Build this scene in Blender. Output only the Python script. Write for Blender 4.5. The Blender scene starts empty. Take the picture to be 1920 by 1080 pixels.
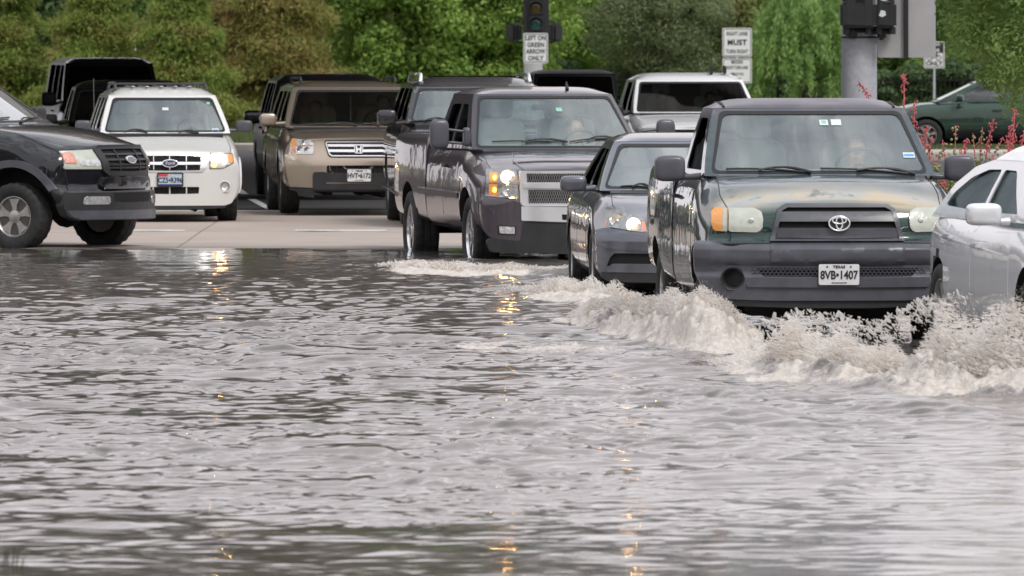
import bpy, bmesh, math, random
import numpy as np
from math import sin, cos, radians, pi, sqrt, atan2
from mathutils import Vector, Matrix
from mathutils.geometry import tessellate_polygon
from mathutils.bvhtree import BVHTree
random.seed(7); rng = np.random.default_rng(7)
SC = bpy.context.scene
COL = SC.collection
# camera model: lens in pixels of the 1920 wide photograph, camera height and horizon row
F = 17000.0; H = 2.2; YH = 90.0; CX = 960.0
def wpt(px, py, D): return Vector(((px-CX)/F*D, D, H-(py-YH)/F*D))

# ------------------------------------------------------------------ materials
def new_mat(name):
    m = bpy.data.materials.new(name); m.use_nodes = True
    nt = m.node_tree; nt.nodes.clear()
    out = nt.nodes.new('ShaderNodeOutputMaterial')
    return m, nt, out
def setin(n, **k):
    for a, v in k.items():
        a = a.replace('_', ' ')
        if a in n.inputs: n.inputs[a].default_value = v
def rgba(c): return (c[0], c[1], c[2], 1.0)
def texco(nt, scale=(1,1,1), rot=(0,0,0)):
    tc = nt.nodes.new('ShaderNodeTexCoord'); mp = nt.nodes.new('ShaderNodeMapping')
    mp.inputs['Scale'].default_value = scale; mp.inputs['Rotation'].default_value = rot
    nt.links.new(tc.outputs['Object'], mp.inputs['Vector']); return mp.outputs['Vector']
def noise(nt, vec, scale, detail=4, rough=.55, dist=0):
    n = nt.nodes.new('ShaderNodeTexNoise'); n.inputs['Scale'].default_value = scale
    n.inputs['Detail'].default_value = detail; n.inputs['Roughness'].default_value = rough
    n.inputs['Distortion'].default_value = dist
    nt.links.new(vec, n.inputs['Vector']); return n.outputs['Fac']
def ramp(nt, fac, stops):
    r = nt.nodes.new('ShaderNodeValToRGB'); e = r.color_ramp.elements
    while len(e) < len(stops): e.new(.5)
    for i, (p, c) in enumerate(stops):
        e[i].position = p; e[i].color = rgba(c) if not isinstance(c, (int, float)) else (c, c, c, 1)
    nt.links.new(fac, r.inputs['Fac']); return r.outputs['Color']
def mixc(nt, fac, a, b):
    m = nt.nodes.new('ShaderNodeMix'); m.data_type = 'RGBA'
    for sock, v in ((m.inputs[0], fac), (m.inputs[6], a), (m.inputs[7], b)):
        if hasattr(v, 'is_linked') or hasattr(v, 'links'): nt.links.new(v, sock)
        elif isinstance(v, (int, float)): sock.default_value = v
        else: sock.default_value = rgba(v)
    return m.outputs[2]
def bump(nt, h, strength=.2, dist=.01):
    b = nt.nodes.new('ShaderNodeBump'); b.inputs['Strength'].default_value = strength
    b.inputs['Distance'].default_value = dist
    nt.links.new(h, b.inputs['Height']); return b.outputs['Normal']
def pbr(name, col, rough=.5, metal=0, coat=0, var=.0, vscale=6, bmp=0, bscale=40, spec=.5, emit=None, estr=0, coatr=.03, trans=0):
    m, nt, out = new_mat(name)
    p = nt.nodes.new('ShaderNodeBsdfPrincipled')
    setin(p, Base_Color=rgba(col), Roughness=rough, Metallic=metal, Coat_Weight=coat, Coat_Roughness=coatr, Specular_IOR_Level=spec)
    if trans: setin(p, Transmission_Weight=trans)
    v = texco(nt)
    if var:
        f = noise(nt, v, vscale, 5, .6)
        d = tuple(c*(1-var) for c in col); l = tuple(min(1, c*(1+var)) for c in col)
        nt.links.new(ramp(nt, f, [(.3, d), (.7, l)]), p.inputs['Base Color'])
    if bmp:
        nt.links.new(bump(nt, noise(nt, v, bscale, 3), bmp, .01), p.inputs['Normal'])
    if emit: setin(p, Emission_Color=rgba(emit), Emission_Strength=estr)
    nt.links.new(p.outputs[0], out.inputs[0]); return m
def paint(name, col, metal=.35, rough=.38, dirt=(.22,.19,.16), dirtamt=.35, worn=None, coat=1.0):
    """car paint: base + clear coat, a road-dirt film that gets thicker low on the body, tiny dents in the coat"""
    m, nt, out = new_mat(name)
    p = nt.nodes.new('ShaderNodeBsdfPrincipled')
    setin(p, Roughness=rough, Metallic=metal, Coat_Weight=coat, Coat_Roughness=.03, Specular_IOR_Level=.2)
    v = texco(nt)
    sep = nt.nodes.new('ShaderNodeSeparateXYZ'); nt.links.new(v, sep.inputs[0])
    f = noise(nt, v, 2.2, 6, .65, .4)
    hz = nt.nodes.new('ShaderNodeMapRange'); hz.inputs[1].default_value = 1.3; hz.inputs[2].default_value = .25
    nt.links.new(sep.outputs[2], hz.inputs[0])
    mu = nt.nodes.new('ShaderNodeMath'); mu.operation = 'MULTIPLY'; nt.links.new(f, mu.inputs[0]); nt.links.new(hz.outputs[0], mu.inputs[1])
    m2 = nt.nodes.new('ShaderNodeMath'); m2.operation = 'MULTIPLY'; m2.inputs[1].default_value = dirtamt*.45; nt.links.new(mu.outputs[0], m2.inputs[0])
    base = mixc(nt, m2.outputs[0], col, dirt)
    if worn: base = worn(nt, v, sep, base, p)
    nt.links.new(base, p.inputs['Base Color'])
    r2 = nt.nodes.new('ShaderNodeMapRange'); r2.inputs[3].default_value = .03; r2.inputs[4].default_value = .28
    nt.links.new(m2.outputs[0], r2.inputs[0]); nt.links.new(r2.outputs[0], p.inputs['Coat Roughness'])
    nb = bump(nt, noise(nt, v, 3.5, 2), .06, .05)
    nt.links.new(nb, p.inputs['Normal']); nt.links.new(nb, p.inputs['Coat Normal'])
    nt.links.new(p.outputs[0], out.inputs[0]); return m
def glass(name, tint=(.75,.82,.8), refl=1.0, dust=0.0):
    """thin pane: fresnel mirror over a tinted see-through pane"""
    m, nt, out = new_mat(name)
    tr = nt.nodes.new('ShaderNodeBsdfTransparent'); tr.inputs[0].default_value = rgba(tint)
    gl = nt.nodes.new('ShaderNodeBsdfGlossy'); gl.inputs['Roughness'].default_value = .015
    gl.inputs['Color'].default_value = (.95,.97,1,1)
    fr = nt.nodes.new('ShaderNodeFresnel'); fr.inputs[0].default_value = 1.5
    v = texco(nt); nb = bump(nt, noise(nt, v, 1.3, 1), .10, .05)
    nt.links.new(nb, fr.inputs['Normal']); nt.links.new(nb, gl.inputs['Normal'])
    mu = nt.nodes.new('ShaderNodeMath'); mu.operation = 'MULTIPLY_ADD'; mu.inputs[1].default_value = refl; mu.inputs[2].default_value = .01; mu.use_clamp = True
    ge = nt.nodes.new('ShaderNodeNewGeometry'); inv = nt.nodes.new('ShaderNodeMath'); inv.operation = 'SUBTRACT'; inv.inputs[0].default_value = 1; nt.links.new(ge.outputs['Backfacing'], inv.inputs[1])
    fm = nt.nodes.new('ShaderNodeMath'); fm.operation = 'MULTIPLY'; nt.links.new(mu.outputs[0], fm.inputs[0]); nt.links.new(inv.outputs[0], fm.inputs[1])
    nt.links.new(fr.outputs[0], mu.inputs[0]); mu = fm
    mx = nt.nodes.new('ShaderNodeMixShader')
    nt.links.new(mu.outputs[0], mx.inputs[0]); nt.links.new(tr.outputs[0], mx.inputs[1]); nt.links.new(gl.outputs[0], mx.inputs[2])
    if dust:   # dried road film and wiper smears
        df = nt.nodes.new('ShaderNodeBsdfDiffuse'); df.inputs[0].default_value = (.50,.58,.57,1); m2 = nt.nodes.new('ShaderNodeMixShader')
        dn = ramp(nt, noise(nt, v, 2.4, 5, .65, 1.2), [(.3, dust*.55), (.7, dust*1.5)])
        nt.links.new(dn, m2.inputs[0]); nt.links.new(mx.outputs[0], m2.inputs[1]); nt.links.new(df.outputs[0], m2.inputs[2]); mx = m2
    nt.links.new(mx.outputs[0], out.inputs[0]); return m

M = {}
M['chrome'] = pbr('chrome', (.86,.86,.88), .2, .6, coat=1)
M['plastic'] = pbr('black_plastic', (.022,.022,.024), .5, 0, var=.3, bmp=.08, bscale=30)
M['plastic_grey'] = pbr('grey_plastic', (.078,.080,.094), .32, 0, var=.2, bmp=.06, bscale=14)
M['trim'] = pbr('rubber_trim', (.012,.012,.013), .6)
M['rubber'] = pbr('tyre_rubber', (.022,.022,.022), .75, var=.4, vscale=9, bmp=.2, bscale=60)
M['void'] = pbr('dark_void', (.006,.006,.006), .9)
M['under'] = pbr('underbody', (.012,.012,.012), .85, var=.4)
M['alloy'] = pbr('alloy', (.42,.41,.40), .35, .8, var=.2, vscale=14, bmp=.1)
M['alloy_bright'] = pbr('alloy_polished', (.75,.75,.76), .2, 1, var=.12, vscale=10)
M['steel_disc'] = pbr('brake_steel', (.12,.11,.10), .5, .8)
M['wind'] = glass('windshield_glass', (.93,.98,.96), 2.3, .05)
M['wind_shaded'] = glass('windshield_clean_shaded', (.55,.60,.58), 1.5)  # darker tint puts the shade under the deck into these windshields
M['privacy'] = glass('privacy_glass', (.05,.055,.055), 1.2)
M['side'] = glass('side_glass', (.55,.60,.60), 2.2)
M['tint'] = glass('tinted_glass', (.25,.26,.26), 1.3)
M['cover'] = glass('lamp_cover', (.93,.93,.92), .6)
M['lens_old'] = pbr('yellowed_lens', (.50,.52,.45), .22, .1, coat=.8, var=.10, vscale=8, bmp=.5, bscale=14)
M['lens_clear'] = pbr('clear_lens', (.62,.63,.62), .12, .55, coat=1, var=.25, vscale=18, bmp=.8, bscale=22)
M['lens_grey'] = pbr('grey_reflector', (.32,.32,.32), .2, .8, coat=1, var=.3, vscale=20, bmp=.6, bscale=25)
M['amber'] = pbr('amber_lens', (.80,.34,.08), .2, 0, coat=1, bmp=.4, bscale=40)
M['amber_old'] = pbr('amber_lens_faded', (.60,.24,.17), .25, 0, coat=.8, bmp=.4, bscale=40)
M['amber_lit'] = pbr('amber_lamp_lit', (.9,.35,.05), .3, emit=(1,.42,.06), estr=7)
M['lamp_lit'] = pbr('headlamp_lit', (1,.9,.7), .3, emit=(1,.50,.15), estr=210)
M['lamp_glow'] = pbr('headlamp_bowl_lit', (.9,.85,.7), .25, .6, emit=(1,.78,.48), estr=2.2)
M['red'] = pbr('red_lens', (.4,.01,.01), .2, coat=1)
M['plate'] = pbr('plate_white', (.72,.72,.72), .35, var=.06, vscale=30)
M['plate_blue'] = pbr('plate_pale_blue', (.45,.55,.66), .35, var=.1, vscale=12)
M['ink'] = pbr('plate_ink', (.02,.02,.03), .4)
M['platered'] = pbr('plate_red', (.55,.06,.07), .4)
M['platenavy'] = pbr('plate_navy', (.03,.04,.2), .4)
M['oval_blue'] = pbr('emblem_blue', (.012,.02,.07), .2, .3, coat=1)
M['oval_faded'] = pbr('emblem_faded', (.12,.12,.14), .3, .5, coat=1)
M['headliner'] = pbr('headliner_cloth', (.42,.42,.40), .9)
M['interior'] = pbr('interior_dark', (.10,.10,.095), .7, var=.2)
M['seat_tan'] = pbr('seat_tan', (.5,.40,.29), .75, var=.15)
M['seat_grey'] = pbr('seat_grey', (.48,.50,.48), .8, var=.15)
M['dash_grey'] = pbr('dash_grey', (.20,.21,.20), .7, var=.15)
M['sticker'] = pbr('sticker_white', (.62,.68,.64), .5, var=.1)
M['sticker_blue'] = pbr('sticker_blue', (.12,.32,.6), .5)
M['sticker_green'] = pbr('sticker_green', (.25,.5,.4), .5)
M['white'] = paint('paint_white', (.68,.675,.655), 0, .4, dirt=(.35,.31,.27), dirtamt=.25)
M['silverwhite'] = paint('paint_silver_white', (.80,.80,.82), 0, .4, dirtamt=.08)
M['blackp'] = paint('paint_black', (.006,.006,.009), 0, .3, dirt=(.03,.028,.028), dirtamt=.2)
M['blackd'] = paint('paint_black_far', (.006,.006,.007), 0, .35, dirtamt=.05, coat=.45)
M['navy'] = paint('paint_navy_black', (.004,.005,.014), 0, .6, dirtamt=.02, coat=.0)
M['brown'] = paint('paint_champagne', (.45,.375,.30), .8, .30, dirtamt=.2)
M['grey'] = paint('paint_plum_grey', (.082,.070,.082), .55, .33, dirt=(.12,.10,.09), dirtamt=.4)
M['darkgrey'] = paint('paint_graphite', (.035,.034,.04), .4, .33, dirtamt=.25)
M['bluegrey'] = paint('paint_blue_grey', (.12,.125,.15), .6, .33, dirtamt=.35)
M['silver'] = paint('paint_silver', (.74,.75,.77), .35, .3, dirt=(.33,.31,.29), dirtamt=.35)
M['outback'] = paint('paint_forest', (.020,.052,.036), .3, .35, dirtamt=.2)
def worn_green(nt, v, sep, base, p):
    """sun-baked clear coat: a pale ochre band along the front of the hood, thin purple-grey chalking over the roof"""
    mr = nt.nodes.new('ShaderNodeMapRange'); mr.inputs[1].default_value = .10; mr.inputs[2].default_value = .20; nt.links.new(sep.outputs[1], mr.inputs[0])
    mr2 = nt.nodes.new('ShaderNodeMapRange'); mr2.inputs[1].default_value = .62; mr2.inputs[2].default_value = .36; nt.links.new(sep.outputs[1], mr2.inputs[0])
    mz = nt.nodes.new('ShaderNodeMapRange'); mz.inputs[1].default_value = 1.06; mz.inputs[2].default_value = 1.13; nt.links.new(sep.outputs[2], mz.inputs[0])
    a = nt.nodes.new('ShaderNodeMath'); a.operation = 'MULTIPLY'; nt.links.new(mr.outputs[0], a.inputs[0]); nt.links.new(mr2.outputs[0], a.inputs[1])
    b = nt.nodes.new('ShaderNodeMath'); b.operation = 'MULTIPLY'; nt.links.new(a.outputs[0], b.inputs[0]); nt.links.new(mz.outputs[0], b.inputs[1])
    n = noise(nt, v, 5, 8, .7, .6); n2 = ramp(nt, n, [(.30, 0.), (.44, 1.)])
    c = nt.nodes.new('ShaderNodeMath'); c.operation = 'MULTIPLY'; nt.links.new(b.outputs[0], c.inputs[0]); nt.links.new(n2, c.inputs[1])
    pale = ramp(nt, noise(nt, v, 2.3, 3), [(.40, (.38,.39,.38)), (.56, (.50,.42,.31))])
    base = mixc(nt, c.outputs[0], base, pale)
    rz = nt.nodes.new('ShaderNodeMapRange'); rz.inputs[1].default_value = 1.75; rz.inputs[2].default_value = 1.84; nt.links.new(sep.outputs[2], rz.inputs[0])
    rn = ramp(nt, noise(nt, v, 3, 5, .6), [(.25, .6), (.6, 1.)])
    d = nt.nodes.new('ShaderNodeMath'); d.operation = 'MULTIPLY'; nt.links.new(rz.outputs[0], d.inputs[0]); nt.links.new(rn, d.inputs[1])
    base = mixc(nt, d.outputs[0], base, (.21,.165,.185))
    hz = nt.nodes.new('ShaderNodeMapRange'); hz.inputs[1].default_value = .45; hz.inputs[2].default_value = .9; nt.links.new(sep.outputs[1], hz.inputs[0])
    hn = ramp(nt, noise(nt, v, 4, 5, .6), [(.3, .3), (.7, .8)])
    e = nt.nodes.new('ShaderNodeMath'); e.operation = 'MULTIPLY'; nt.links.new(hz.outputs[0], e.inputs[0]); nt.links.new(mz.outputs[0], e.inputs[1])
    e2 = nt.nodes.new('ShaderNodeMath'); e2.operation = 'MULTIPLY'; nt.links.new(e.outputs[0], e2.inputs[0]); nt.links.new(hn, e2.inputs[1])
    base = mixc(nt, e2.outputs[0], base, (.07,.08,.10))
    mx = nt.nodes.new('ShaderNodeMath'); mx.operation = 'MAXIMUM'; nt.links.new(c.outputs[0], mx.inputs[0]); nt.links.new(d.outputs[0], mx.inputs[1])
    cw = nt.nodes.new('ShaderNodeMath'); cw.operation = 'SUBTRACT'; cw.inputs[0].default_value = 1; cw.use_clamp = True; nt.links.new(mx.outputs[0], cw.inputs[1])
    nt.links.new(cw.outputs[0], p.inputs['Coat Weight'])
    return base
M['green'] = paint('paint_worn_green', (.010,.040,.034), .25, .4, dirt=(.10,.075,.06), dirtamt=.5, worn=worn_green)

# ------------------------------------------------------------------ objects and labels
def tag(o, label=None, cat=None, group=None, kind=None):
    if label: o['label'] = label
    if cat: o['category'] = cat
    if group: o['group'] = group
    if kind: o['kind'] = kind
    return o
def empty(name, loc, rz=0, parent=None):
    o = bpy.data.objects.new(name, None); COL.objects.link(o); o.location = loc; o.rotation_euler = (0, 0, rz)
    o.empty_display_size = .3
    if parent: o.parent = parent
    return o
def link(name, me, mats, parent=None, smooth=35):
    o = bpy.data.objects.new(name, me); COL.objects.link(o)
    if not isinstance(mats, (list, tuple)): mats = [mats]
    for m in mats: me.materials.append(M[m] if isinstance(m, str) else m)
    if smooth is not None:
        me.polygons.foreach_set('use_smooth', [True]*len(me.polygons)); me.set_sharp_from_angle(angle=radians(smooth))
    if parent: o.parent = parent
    return o
def obj(name, bm, mats, parent=None, smooth=35, recalc=True):
    if recalc: bmesh.ops.recalc_face_normals(bm, faces=bm.faces)
    me = bpy.data.meshes.new(name); bm.to_mesh(me); bm.free()
    return link(name, me, mats, parent, smooth)
def npmesh(name, verts, faces, mats, parent=None, smooth=None, matidx=None):
    """faces: (n,k) array"""
    me = bpy.data.meshes.new(name)
    faces = np.asarray(faces, dtype=np.int32); n, k = faces.shape
    me.vertices.add(len(verts)); me.vertices.foreach_set('co', np.asarray(verts, dtype=np.float32).ravel())
    me.loops.add(n*k); me.loops.foreach_set('vertex_index', faces.ravel())
    me.polygons.add(n); me.polygons.foreach_set('loop_start', np.arange(0, n*k, k, dtype=np.int32))
    me.polygons.foreach_set('loop_total', np.full(n, k, dtype=np.int32))
    if matidx is not None: me.polygons.foreach_set('material_index', np.asarray(matidx, dtype=np.int32))
    me.update(); me.validate()
    o = bpy.data.objects.new(name, me); COL.objects.link(o)
    if not isinstance(mats, (list, tuple)): mats = [mats]
    for m in mats: me.materials.append(M[m] if isinstance(m, str) else m)
    if smooth: me.polygons.foreach_set('use_smooth', [True]*len(me.polygons))
    if parent: o.parent = parent
    return o

# ------------------------------------------------------------------ mesh pieces (all add to a bmesh)
def add_box(bm, c, s, bev=.0, rot=None, taper=1.0):
    r = bmesh.ops.create_cube(bm, size=1)['verts']
    for v in r:
        t = taper if v.co.z > 0 else 1
        v.co = Vector((v.co.x*s[0]*t, v.co.y*s[1]*t, v.co.z*s[2]))
    if bev:
        es = list({e for v in r for e in v.link_edges})
        g = bmesh.ops.bevel(bm, geom=es, offset=bev, segments=2, affect='EDGES', clamp_overlap=True)
        r = list({v for f in g['faces'] for v in f.verts} | {v for v in r if v.is_valid})
        # bevel returns new faces only; collect connected verts
        seen = set(r); st = list(r)
        while st:
            v = st.pop()
            for e in v.link_edges:
                o = e.other_vert(v)
                if o not in seen: seen.add(o); st.append(o)
        r = list(seen)
    if rot is not None:
        for v in r: v.co = rot @ v.co
    for v in r: v.co += Vector(c)
    return r
def add_super(bm, c, s, e=.35, rot=None, nu=24, nv=14):
    """rounded box as one smooth superellipsoid; s = full sizes"""
    f = lambda t: math.copysign(abs(t)**e, t); rows = []
    for j in range(nv+1):
        p = -pi/2+pi*j/nv; row = []
        for i in range(nu):
            q = 2*pi*i/nu; row.append(bm.verts.new((f(cos(p))*f(cos(q))*s[0]/2, f(cos(p))*f(sin(q))*s[1]/2, f(sin(p))*s[2]/2)))
        rows.append(row)
    for a, b in zip(rows, rows[1:]):
        for i in range(nu): bm.faces.new((a[i], a[(i+1) % nu], b[(i+1) % nu], b[i]))
    vs = [v for r in rows for v in r]
    for v in vs:
        if rot is not None: v.co = rot @ v.co
        v.co += Vector(c)
    bmesh.ops.remove_doubles(bm, verts=rows[0]+rows[-1], dist=1e-5)
def add_tube(bm, pts, rad, n=10, caps=True):
    pts = [Vector(p) for p in pts]; rings = []
    if not isinstance(rad, (list, tuple)): rad = [rad]*len(pts)
    up = None
    for i, p in enumerate(pts):
        d = (pts[min(i+1, len(pts)-1)]-pts[max(i-1, 0)]).normalized()
        if up is None: up = Vector((0,0,1)) if abs(d.z) < .9 else Vector((0,1,0))
        a = d.cross(up).normalized(); b = a.cross(d).normalized(); up = b
        rings.append([bm.verts.new(p+(a*cos(2*pi*k/n)+b*sin(2*pi*k/n))*rad[i]) for k in range(n)])
    for r0, r1 in zip(rings, rings[1:]):
        for k in range(n): bm.faces.new((r0[k], r0[(k+1)%n], r1[(k+1)%n], r1[k]))
    if caps:
        bm.faces.new(rings[0][::-1]); bm.faces.new(rings[-1])
def add_lathe(bm, prof, c=(0,0,0), axis='x', n=32, mi=0):
    """prof: list of (axial, radius)"""
    rings = []; c = Vector(c)
    for a, r in prof:
        ring = []
        for k in range(n):
            t = 2*pi*k/n
            q = {'x': Vector((a, r*cos(t), r*sin(t))), 'y': Vector((r*cos(t), a, r*sin(t))), 'z': Vector((r*cos(t), r*sin(t), a))}[axis]
            ring.append(bm.verts.new(c+q))
        rings.append(ring)
    for r0, r1 in zip(rings, rings[1:]):
        for k in range(n):
            f = bm.faces.new((r0[k], r0[(k+1)%n], r1[(k+1)%n], r1[k])); f.material_index = mi
    return rings
def add_ellipsoid(bm, c, s, sub=2, rot=None):
    r = bmesh.ops.create_icosphere(bm, subdivisions=sub, radius=1)['verts']
    for v in r:
        v.co = Vector((v.co.x*s[0], v.co.y*s[1], v.co.z*s[2]))
        if rot is not None: v.co = rot @ v.co
        v.co += Vector(c)
    return r
def fillet(pts, r, n=4):
    """round the corners of a polygon"""
    if not r: return pts
    out = []; N = len(pts)
    for i in range(N):
        p0 = Vector(pts[i-1]); p = Vector(pts[i]); p1 = Vector(pts[(i+1)%N])
        a = p0-p; b = p1-p; rr = min(r, a.length*.45, b.length*.45)
        q0 = p+a.normalized()*rr; q1 = p+b.normalized()*rr
        for k in range(n+1):
            t = k/n; out.append(tuple((1-t)**2*q0+2*t*(1-t)*p+t*t*q1))
    return out
def prism(pts, holes=(), thick=.02, bev=.004, step=.08, rnd=0, hrnd=0, zstep=None):
    """flat plate in the (x,z) plane, front face at y=0 looking to -y, back at y=thick"""
    bm = bmesh.new(); pts = fillet(pts, rnd); holes = [fillet(h, hrnd) for h in holes]
    loops = [pts]+list(holes)
    if holes:
        allp = [p for l in loops for p in l]
        tris = tessellate_polygon([[Vector((p[0], p[1], 0)) for p in l] for l in loops])
        fv = [bm.verts.new((p[0], 0, p[1])) for p in allp]; bv = [bm.verts.new((p[0], thick, p[1])) for p in allp]
        for t in tris:
            try: bm.faces.new([fv[i] for i in t]); bm.faces.new([bv[i] for i in reversed(t)])
            except ValueError: pass
        k = 0; rim = []
        for l in loops:
            n = len(l)
            for i in range(n):
                a, b = k+i, k+(i+1) % n
                try: bm.faces.new((fv[a], bv[a], bv[b], fv[b]))
                except ValueError: pass
            k += n
    else:
        fv = [bm.verts.new((p[0], 0, p[1])) for p in pts]; bv = [bm.verts.new((p[0], thick, p[1])) for p in pts]
        bm.faces.new(fv); bm.faces.new(bv[::-1]); n = len(pts)
        for i in range(n): bm.faces.new((fv[i], bv[i], bv[(i+1) % n], fv[(i+1) % n]))
        if bev:
            fs = set(fv); es = [e for e in bm.edges if e.verts[0] in fs and e.verts[1] in fs]
            bmesh.ops.bevel(bm, geom=es, offset=bev, segments=2, affect='EDGES', clamp_overlap=True)
    xs = [p[0] for p in pts]; zs = [p[1] for p in pts]
    if step:
        bmesh.ops.triangulate(bm, faces=[f for f in bm.faces if len(f.verts) > 4])
        x = math.floor(min(xs)/step)*step+step
        while x < max(xs)-1e-4:
            bmesh.ops.bisect_plane(bm, geom=bm.verts[:]+bm.edges[:]+bm.faces[:], plane_co=(x, 0, 0), plane_no=(1, 0, 0)); x += step
        zs_ = zstep or step; z = math.floor(min(zs)/zs_)*zs_+zs_
        while z < max(zs)-1e-4:
            bmesh.ops.bisect_plane(bm, geom=bm.verts[:]+bm.edges[:]+bm.faces[:], plane_co=(0, 0, z), plane_no=(0, 0, 1)); z += zs_
    return bm
def text_mesh(txt, size, thick=.002, bold=.0, spacing=1.0, wscale=1.0):
    cu = bpy.data.curves.new('t', 'FONT'); cu.body = txt; cu.size = size; cu.extrude = thick/2; cu.offset = bold
    cu.align_x = 'CENTER'; cu.align_y = 'CENTER'; cu.space_character = spacing; cu.resolution_u = 3
    o = bpy.data.objects.new('t', cu); COL.objects.link(o)
    bpy.context.view_layer.update()
    me = bpy.data.meshes.new_from_object(o.evaluated_get(bpy.context.evaluated_depsgraph_get()))
    bpy.data.objects.remove(o); bpy.data.curves.remove(cu)
    for v in me.vertices: x, y, z = v.co; v.co = (x*wscale, -z, y)   # upright, facing -y
    me.materials.clear()
    return me
def text(name, txt, size, loc, mat, parent, bold=0, spacing=1, thick=.002, wscale=1.0):
    me = text_mesh(txt, size, thick, bold, spacing, wscale)
    o = link(name, me, mat, parent, None); o.location = loc; return o

# ------------------------------------------------------------------ vehicles
def chaikin(p, it=2):
    for _ in range(it):
        q = [p[0]]
        for a, b in zip(p, p[1:]):
            q.append((a[0]*.75+b[0]*.25, a[1]*.75+b[1]*.25)); q.append((a[0]*.25+b[0]*.75, a[1]*.25+b[1]*.75))
        q.append(p[-1]); p = q
    return p
def crom(P, t):
    n = len(P)-1; i = min(int(t), n-1); u = t-i
    p0, p1, p2, p3 = P[max(i-1, 0)], P[i], P[i+1], P[min(i+2, n)]
    return .5*((2*p1)+(-p0+p2)*u+(2*p0-5*p1+4*p2-p3)*u*u+(-p0+3*p1-3*p2+p3)*u**3)
def sst(a, b, x):
    t = min(1, max(0, (x-a)/(b-a))); return t*t*(3-2*t)

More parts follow.
